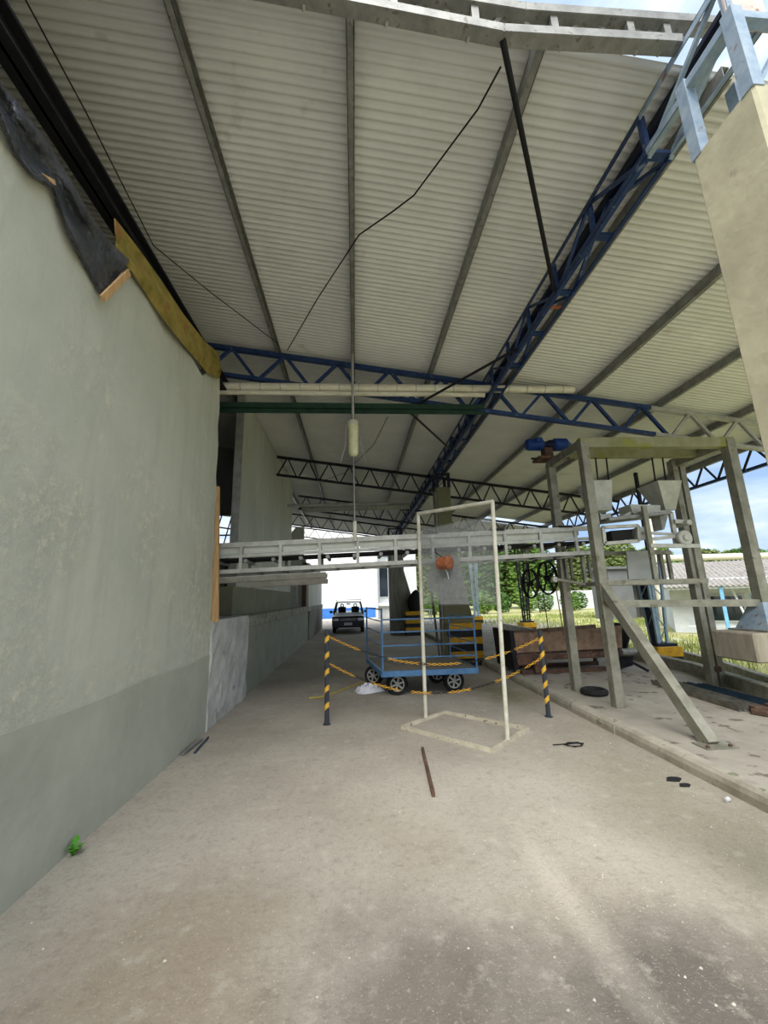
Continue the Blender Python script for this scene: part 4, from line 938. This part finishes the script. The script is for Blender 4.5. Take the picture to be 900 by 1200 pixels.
for k in range(9):
    an = k * 2.4; L = .05 + .03 * R.random(); h = .035 + .06 * R.random(); d = Vector((math.cos(an), math.sin(an), 0)); s = Vector((-d.y, d.x, 0)); b0 = c + Vector((.01, 0, .005))
    if d.x < -.3: d.x *= .2
    tip = b0 + d * L + Vector((0, 0, h)); mid = b0 + d * L * .55 + Vector((0, 0, h * .85))
    MB().add([b0, mid + s * .022, tip, mid - s * .022, mid + Vector((0, 0, .006))], [(0, 1, 4), (1, 2, 4), (2, 3, 4), (3, 0, 4)]).build('leaf', 'plant', t)
    MB().bar(b0 - Vector((0, 0, .01)), mid, .004).build('stem', 'plant', t)
mb = MB(); rr = random.Random(3)
for k in range(2600):
    u = rr.random()
    if u < .35: x = 3.02 - abs(rr.gauss(0, .25)); y = rr.uniform(2, 13)
    elif u < .8: x = rr.uniform(-1.9, 3.0); y = 1.2 + abs(rr.gauss(0, 2.2))
    else: x = rr.gauss(1.2, .35); y = rr.uniform(1.2, 3.2)
    if not (-1.9 < x < 3.03) or (x > 2.1 and y > 9.8): continue
    near = .55 if y < 2.4 else 1
    s = near * rr.uniform(.0015, .0045) if rr.random() < .96 else rr.uniform(.005, .009); q = [Vector((x + s * rr.uniform(.6, 1.4) * math.cos(a_), y + s * rr.uniform(.6, 1.4) * math.sin(a_), 0)) for a_ in (0, 1.57, 3.14, 4.71)]
    mb.add(q + [Vector((x, y, s * .9))], [(0, 1, 4), (1, 2, 4), (2, 3, 4), (3, 0, 4)])
o_ = mb.build('loose_grit', 'stone'); tag(o_, 'pale loose grit scattered over the concrete driveway', 'grit', None, 'stuff')

# ================================================================ PICKUP
def pickup(cx, y0):
    t = thing('pickup_truck', 'small dark pickup truck parked facing out at the far end', 'pickup truck', (cx, y0 + 2, 0))
    W = .8
    prof = [(0, .3), (0, .62), (.08, .8), (.95, .95), (4.1, .98), (4.2, .9), (4.2, .35), (3.9, .28), (.25, .25)]
    MB().prism([(cx - W, y0 + y, z) for y, z in prof], (2 * W, 0, 0)).build('body', 'car_paint', t, bevel=.04)
    MB().prism([(cx - W + .1, y0 + .1, .815), (cx + W - .1, y0 + .1, .815), (cx + W - .14, y0 + .95, .965), (cx - W + .14, y0 + .95, .965)], (0, 0, .012)).build('bonnet', 'car_hood', t)
    # cabin: posts, roof, glass
    bz, tz = .95, 1.47; f0, f1, r0, r1 = y0 + .95, y0 + 1.5, y0 + 2.45, y0 + 2.35
    wb, wt = W - .04, W - .16
    P = {k: Vector(v) for k, v in dict(fl=(cx - wb, f0, bz), fr=(cx + wb, f0, bz), flt=(cx - wt, f1, tz), frt=(cx + wt, f1, tz), rl=(cx - wb, r0, bz), rr=(cx + wb, r0, bz), rlt=(cx - wt, r1, tz), rrt=(cx + wt, r1, tz)).items()}
    for a, b in (('fl', 'flt'), ('fr', 'frt'), ('rl', 'rlt'), ('rr', 'rrt')): MB().bar(P[a], P[b], .07).build('roof_pillar', 'car_paint', t)
    MB().prism([P['flt'], P['frt'], P['rrt'], P['rlt']], (0, 0, .06)).build('roof', 'car_paint', t, bevel=.02)
    MB().prism([P['fl'], P['fr'], P['frt'], P['flt']], (0, .01, 0)).build('windscreen', 'glass', t); MB().prism([P['rl'], P['rr'], P['rrt'], P['rlt']], (0, -.01, 0)).build('rear_window', 'glass', t)
    for a in 'lr': MB().prism([P['f' + a], P['r' + a], P['r' + a + 't'], P['f' + a + 't']], (.01, 0, 0)).build('side_window', 'glass', t)
    for s in (-1, 1):
        MB().box((cx + s * .36, y0 + 1.95, 1.0), (.42, .12, .5)).build('seat', 'rubber', t, bevel=.03); MB().torus((cx + s * .36, y0 + 1.92, 1.32), (0, 1, 0), .08, .025, 12, 6).build('headrest', 'rubber', t)
        MB().box((cx + s * (W - .2), y0 + .0, .66), (.3, .06, .15)).build('headlight', 'chrome', t, bevel=.02)
        MB().box((cx + s * (W + .1), y0 + 1.05, 1.02), (.16, .08, .13)).build('wing_mirror', 'car_paint', t, bevel=.02)
        MB().box((cx + s * .5, y0 - .07, .4), (.16, .02, .06)).build('fog_lamp', 'chrome', t)
        for y in (.75, 3.35): wheel_car((cx + s * (W - .09), y0 + y, .28), s, t)
    MB().box((cx, y0 - .02, .66), (.86, .05, .16)).build('grille', 'stripe_black', t)
    for z in (.62, .66, .70): MB().box((cx, y0 - .05, z), (.8, .012, .012)).build('grille_bar', 'chrome', t)
    MB().box((cx, y0 - .05, .665), (.1, .03, .05)).build('badge', 'chrome', t, bevel=.01)
    MB().box((cx, y0 - .04, .42), (1.58, .16, .22)).build('bumper', 'post_dark', t, bevel=.03)
    MB().box((cx, y0 - .13, .46), (.4, .012, .13)).build('number_plate', 'house_grey', t); 
    MB().tube((cx - .35, y0 + .85, .95), (cx - .35, y0 + .82, 1.5), .006, 6).build('aerial', 'black_steel', t)
    for s in (-1, 1): MB().bar((cx + s * .68, y0 + 2.55, .9), (cx + s * .68, y0 + 2.55, 1.62), .035).build('headboard_post', 'galv_light', t)
    MB().bar((cx - .7, y0 + 2.55, 1.62), (cx + .7, y0 + 2.55, 1.62), .035).build('headboard_bar', 'galv_light', t)
    MB().box((cx, y0 + 1.45, 1.4), (.2, .03, .06)).build('rear_view_mirror', 'rubber', t); MB().torus((cx + .36, y0 + 1.35, 1.0), (0, -1, .5), .17, .014, 18, 6).build('steering_wheel', 'rubber', t)
def wheel_car(P, s, t):
    o1 = MB().lathe(Vector(P) - Vector((.09, 0, 0)), (1, 0, 0), [(0, .2), (0, .27), (.02, .285), (.16, .285), (.18, .27), (.18, .2)], 22).build('wheel', 'rubber', t, True)
    MB().lathe(Vector(P) + Vector((s * .09, 0, 0)), (s, 0, 0), [(-.02, .19), (0, .17), (.01, .05)], 18).build('rim', 'chrome', o1, True)
pickup(-.35, 20.7)

# ================================================================ FAR END
def win(t, x0, x1, z0, z1, y, mt='glass_dark'):
    f = MB().span((x0, y - .03, z0), (x1, y + .02, z1)).build('window_frame', 'house_grey', t); MB().span((x0 + .08, y - .04, z0 + .08), (x1 - .08, y - .02, z1 - .08)).build('pane', mt, f)
t = thing('white_building', 'bright white rendered building with blue base band beyond the driveway', 'building', (-1, 37, 0))
MB().span((-9, 34, -.1), (1.7, 42, 9)).build('wall', 'house_white', t); MB().span((-9, 33.97, .15), (1.68, 34, .95)).build('base_band', 'house_blue', t)
MB().span((1.7, 33.9, -.1), (1.9, 34.05, 9)).build('pilaster', 'house_grey', t)
t = thing('grey_building', 'pale grey building with windows next to the white one', 'building', (5, 38, 0))
MB().span((1.95, 36, -.1), (5.5, 42, 8)).build('wall', 'house_grey', t)
for x in (2.1, 3.3): win(t, x, x + .9, 1.7, 4.5, 35.98)
win(t, 2.2, 3.6, 5.2, 6.4, 35.98); MB().span((1.95, 35.6, 1.0), (4.6, 36, 1.25)).build('ledge', 'house_white', t)
t = thing('white_table', 'white folding table standing outdoors beyond the grey column', 'table', (3.9, 24.5, 0))
MB().box((3.95, 24.5, .9), (1.3, .7, .05)).build('table_top', 'house_white', t)
for sx in (-.55, .55):
    for sy in (-.28, .28): MB().bar((3.95 + sx, 24.5 + sy, -.06), (3.95 + sx, 24.5 + sy, .88), .05).build('leg', 'house_white', t)
# ladder and brown post on the dock
t = thing('dock_ladder', 'slim grey ladder standing on the dock against the panel wall', 'ladder', (-2.28, 15.4, 1.38))
for x in (-2.4, -2.15): MB().bar((x, 15.4, 1.38), (x, 15.115, 2.9), .04).build('stile', 'galv_light', t)
for k in range(6): MB().bar((-2.4, 15.368 - k * .0413, 1.55 + k * .22), (-2.15, 15.368 - k * .0413, 1.55 + k * .22), .03).build('rung', 'galv_light', t)
mb = MB(); mb.bar((-2.08, 17.0, 1.36), (-2.08, 17.0, 3.2), .16); single('brown_post', mb, 'rust', 'dark brown post at the far end of the dock', 'post')
t = thing('storage_box', 'grey storage cabinet standing in the dark interior', 'cabinet', (-3.6, 10.5, 1.38))
MB().span((-3.75, 10.3, 1.38), (-3.2, 10.8, 2.95)).build('body', 'machine_panel', t); MB().box((-3.45, 10.29, 2.7), (.06, .02, .1)).build('red_tag', 'orange', t)

# ================================================================ YARD
t = thing('pump_shed', 'low white shed with fibre-cement roof and blue posts in the yard', 'shed', (12.2, 15.6, 0)); t.rotation_euler.z = -.62
MB().span((12.6, 17.0, -.1), (24, 17.2, 2.1)).build('wall', 'shed_wall', t); MB().span((12.6, 17.2, -.1), (12.8, 22, 2.2)).build('wall', 'shed_wall', t)
for (a, b) in ((13.7, 15.0), (16.2, 17.6)): win(t, a, b, .35, 1.45, 16.98)
MB().span((15.2, 16.97, -.05), (15.9, 17.02, 1.7)).build('door', 'shed_blue', t)
xx = 12.2; sm = None
mbp = MB(); rows = []
for i in range(9 * 6 + 1):
    x = 1.0 * i / 54; z = .028 * math.cos(2 * math.pi * i / 9)
    rows.append([(x, 15.6, 1.78 + z), (x, 21.5, 3.0 + z)])
mbp.sheet(rows, (0, 0, -.012)); first = mbp.build('roof_sheet', 'shed_roof', t, True)
for k in range(12):
    ob = first if k == 0 else first.copy()
    if k: col.objects.link(ob); ob.parent = t
    ob.location = (12.2 + .99 * k, 0, .004 * (k % 2))
for x in (14.15, 17.0, 19.8): MB().bar((x, 15.75, -.08), (x, 15.75, 1.78), .11).build('porch_post', 'shed_blue', t)
MB().bar((12.3, 15.75, 1.72), (24, 15.75, 1.72), .08, .1).build('eaves_plate', 'shed_wall', t)
for x in (14.9, 15.4): MB().bar((x, 15.9, -.08), (x - .35, 16.3, 1.72), .05).build('white_prop', 'house_white', t)
MB().bar((13, 16.2, .25), (16.5, 16.2, .25), .05, .04).build('rail', 'shed_wall', t)
t = thing('grey_hut', 'plain grey hut behind the machine rack, front bay shaped to hold shade', 'hut', (18, 26, 0))
ha, hb, hc = py(717, 705, 25).x, py(744, 705, 25).x, py(770, 705, 25).x  # bay set back under an overhang, shaped so its wall falls in shade
MB().span((ha, 25, -.1), (hb, 27, 3.1)).build('wall', 'hut_grey', t); MB().span((hb, 26.6, -.1), (hc, 27, 3.1)).build('shade_recess_wall', 'hut_grey', t); MB().span((hc - .12, 24.95, -.1), (hc, 27, 3.1)).build('side_wall', 'hut_grey', t); MB().span((ha - .2, 24.8, 3.1), (hc + .2, 27.2, 3.25)).build('roof_slab', 'hut_grey', t)
t = thing('pipe_bridge', 'white pipe on lattice bridge crossing behind the shed', 'pipe bridge', (30, 24, 0))
MB().tube((18.5, 24, 3.65), (48, 24, 3.75), .2, 14).build('pipe', 'white_pipe', t, True)
for z in (3.3, 2.2): MB().bar((18.5, 24, z), (48, 24, z), .12, .1).build('chord', 'galv_light', t)
for i in range(24):
    xa = 18.5 + i * 1.22; a, b = (2.2, 3.3) if i % 2 else (3.3, 2.2); MB().bar((xa, 24, a), (xa + 1.22, 24, b), .08).build('web_member', 'galv_light', t); MB().bar((xa, 24, 2.2), (xa, 24, 3.3), .06).build('web_post', 'galv_light', t)
for x in (19, 33, 47): MB().bar((x, 24, -.1), (x, 24, 2.2), .2).build('pier', 'galv_light', t)
t = thing('vent_stack', 'white vertical vent stack rising behind the feeding machine', 'vent pipe', (18.6, 22.5, 0))
MB().tube((17.6, 22.5, -.1), (17.6, 22.5, 6.1), .2, 14).build('stack', 'white_pipe', t, True); MB().lathe((17.6, 22.5, 6.1), (0, 0, 1), [(0, .2), (0, .3), (.12, .3), (.2, .1)], 14).build('cowl', 'white_pipe', t, True)
bw = tag(bpy.data.objects.new('wall_boundary', None), 'pale concrete panel boundary wall at the back of the lawn', None, None, 'structure'); col.objects.link(bw); bw['_o'] = [0, 0, 0]
for k in range(14): MB().span((20 + k * 2.0, 45, -.1), (21.94 + k * 2.0, 45.12, 1.95)).build('wall_panel', 'house_grey', bw)
mb = MB(); mb.tube(pz(664, 712, -.05), py(655, 660, 42), .09, 10); single('white_pole', mb, 'house_white', 'thin white pole standing in front of the boundary wall', 'pole')

def foliage(mb, c, rx, ry, rz, n, s, rnd):
    for k in range(n):
        while True:
            q = Vector((rnd.uniform(-1, 1), rnd.uniform(-1, 1), rnd.uniform(-1, 1)))
            if .35 < q.length < 1: break
        P = Vector(c) + Vector((q.x * rx, q.y * ry, q.z * rz)); a = Vector((rnd.gauss(0, 1), rnd.gauss(0, 1), rnd.gauss(0, 1))).normalized(); u, v = MB.frame(a); w_ = s * rnd.uniform(.6, 1.3)
        mb.add([P - u * w_, P + v * w_ * .5, P + u * w_, P - v * w_ * .5], [(0, 1, 2, 3)])
rt_ = random.Random(5)
kinds = [('leaf_a', 'bright green'), ('leaf_b', 'deep green'), ('leaf_c', 'muted olive')]
spots = []
for k in range(26):
    x = 4 + k * 3.0 + rt_.uniform(-.2, .2); spots.append((x, 50 + (k % 2) * 3.6 + rt_.uniform(-.3, .3), rt_.uniform(7.5, 9.5) if x < 36 else rt_.uniform(6.6, 7.8), k % 3 if k % 5 else 2))
for (x, y, h, kd) in spots:
    t = thing('hedge_tree', 'dense %s tree in the row behind the lawn' % kinds[kd][1], 'tree', (x, y, -.1), '%s trees behind the lawn' % kinds[kd][1])
    mb = MB()
    for q in range(5): foliage(mb, (x + rt_.uniform(-.4, .4), y + rt_.uniform(-.3, .3), h * (.2 + .15 * q)), 2.55, 1.35, h * .22, 950, .32, rt_)
    mb.build('crown', kinds[kd][0], t); MB().tube((x, y, -.1), (x + .2, y, h * .7), .16, 8, .07).build('trunk', 'bark', t, True)
for k in range(10):
    x = 7.6 + k * 2.3; y = 40 + rt_.uniform(-2, 3); t = thing('low_bush', 'rounded low bush at the back edge of the lawn', 'bush', (x, y, -.1), 'bushes at the back of the lawn')
    mb = MB(); foliage(mb, (x, y, .9), .98, .9, 1.0, 480, .16, rt_); mb.build('leaves', kinds[k % 2][0], t); MB().tube((x, y, -.1), (x, y, .8), .05, 6).build('stem', 'bark', t)
for k in range(12):
    x = 44 + k * 6.5; y = 72 + rt_.uniform(-4, 4); h = rt_.uniform(6.5, 8.5); t = thing('distant_tree', 'pale green distant tree beyond the pipe bridge', 'tree', (x, y, 0), 'distant trees beyond the pipe bridge')
    mb = MB(); 
    for q in range(3): foliage(mb, (x + rt_.uniform(-.4, .4), y, h * (.35 + .2 * q)), 2.5, 2, h * .22, 260, .4, rt_)
    mb.build('crown', 'leaf_a', t); MB().tube((x, y, 0), (x, y, h * .6), .2, 6).build('trunk', 'bark', t)
mb = MB(); rg = random.Random(9)
for k in range(26000):
    y = 4 + 30 * rg.random() ** 1.6; x = rg.uniform(7.0, 14.5 + y * .35)
    if y < 10 and x < 8.3 - .0 * y and x < 5.6 + (y - 3) * .42: continue
    u_ = (x - 12.2) * .814 - (y - 15.6) * .581; v_ = (x - 12.2) * .581 + (y - 15.6) * .814
    if u_ > -.2 and v_ > -.1: continue
    if 5.2 < x < 8.4 and 5.1 < y < 6.2: continue
    if 24.7 < y < 27.3 and 15 < x < 21: continue
    if any(abs(x - q) < .42 and abs(y - r_) < .42 for q, r_ in ((7.25, 9.55), (8.0, 18.9), (7.75, 26.0))): continue
    dens = math.sin(x * 1.3) + math.sin(y * .9 + x * .4)
    if dens < -.2 and rg.random() < .7: continue
    h = rg.uniform(.06, .22) * (1.5 if y < 12 else 1); a = rg.uniform(0, 6.28); d = Vector((math.cos(a), math.sin(a), 0)); b0 = Vector((x, y, -.09)); lean = Vector((rg.gauss(0, .06), rg.gauss(0, .06), h + .04)); wv = .006 + .0012 * y
    mb.add([b0 - d * wv, b0 + d * wv, b0 + lean], [(0, 1, 2)])
o_ = mb.build('grass_blades', 'grass'); tag(o_, 'tufts of short green grass over the yard lawn', 'grass', None, 'stuff')

for ob in bpy.data.objects:
    if '_o' in ob: del ob['_o']
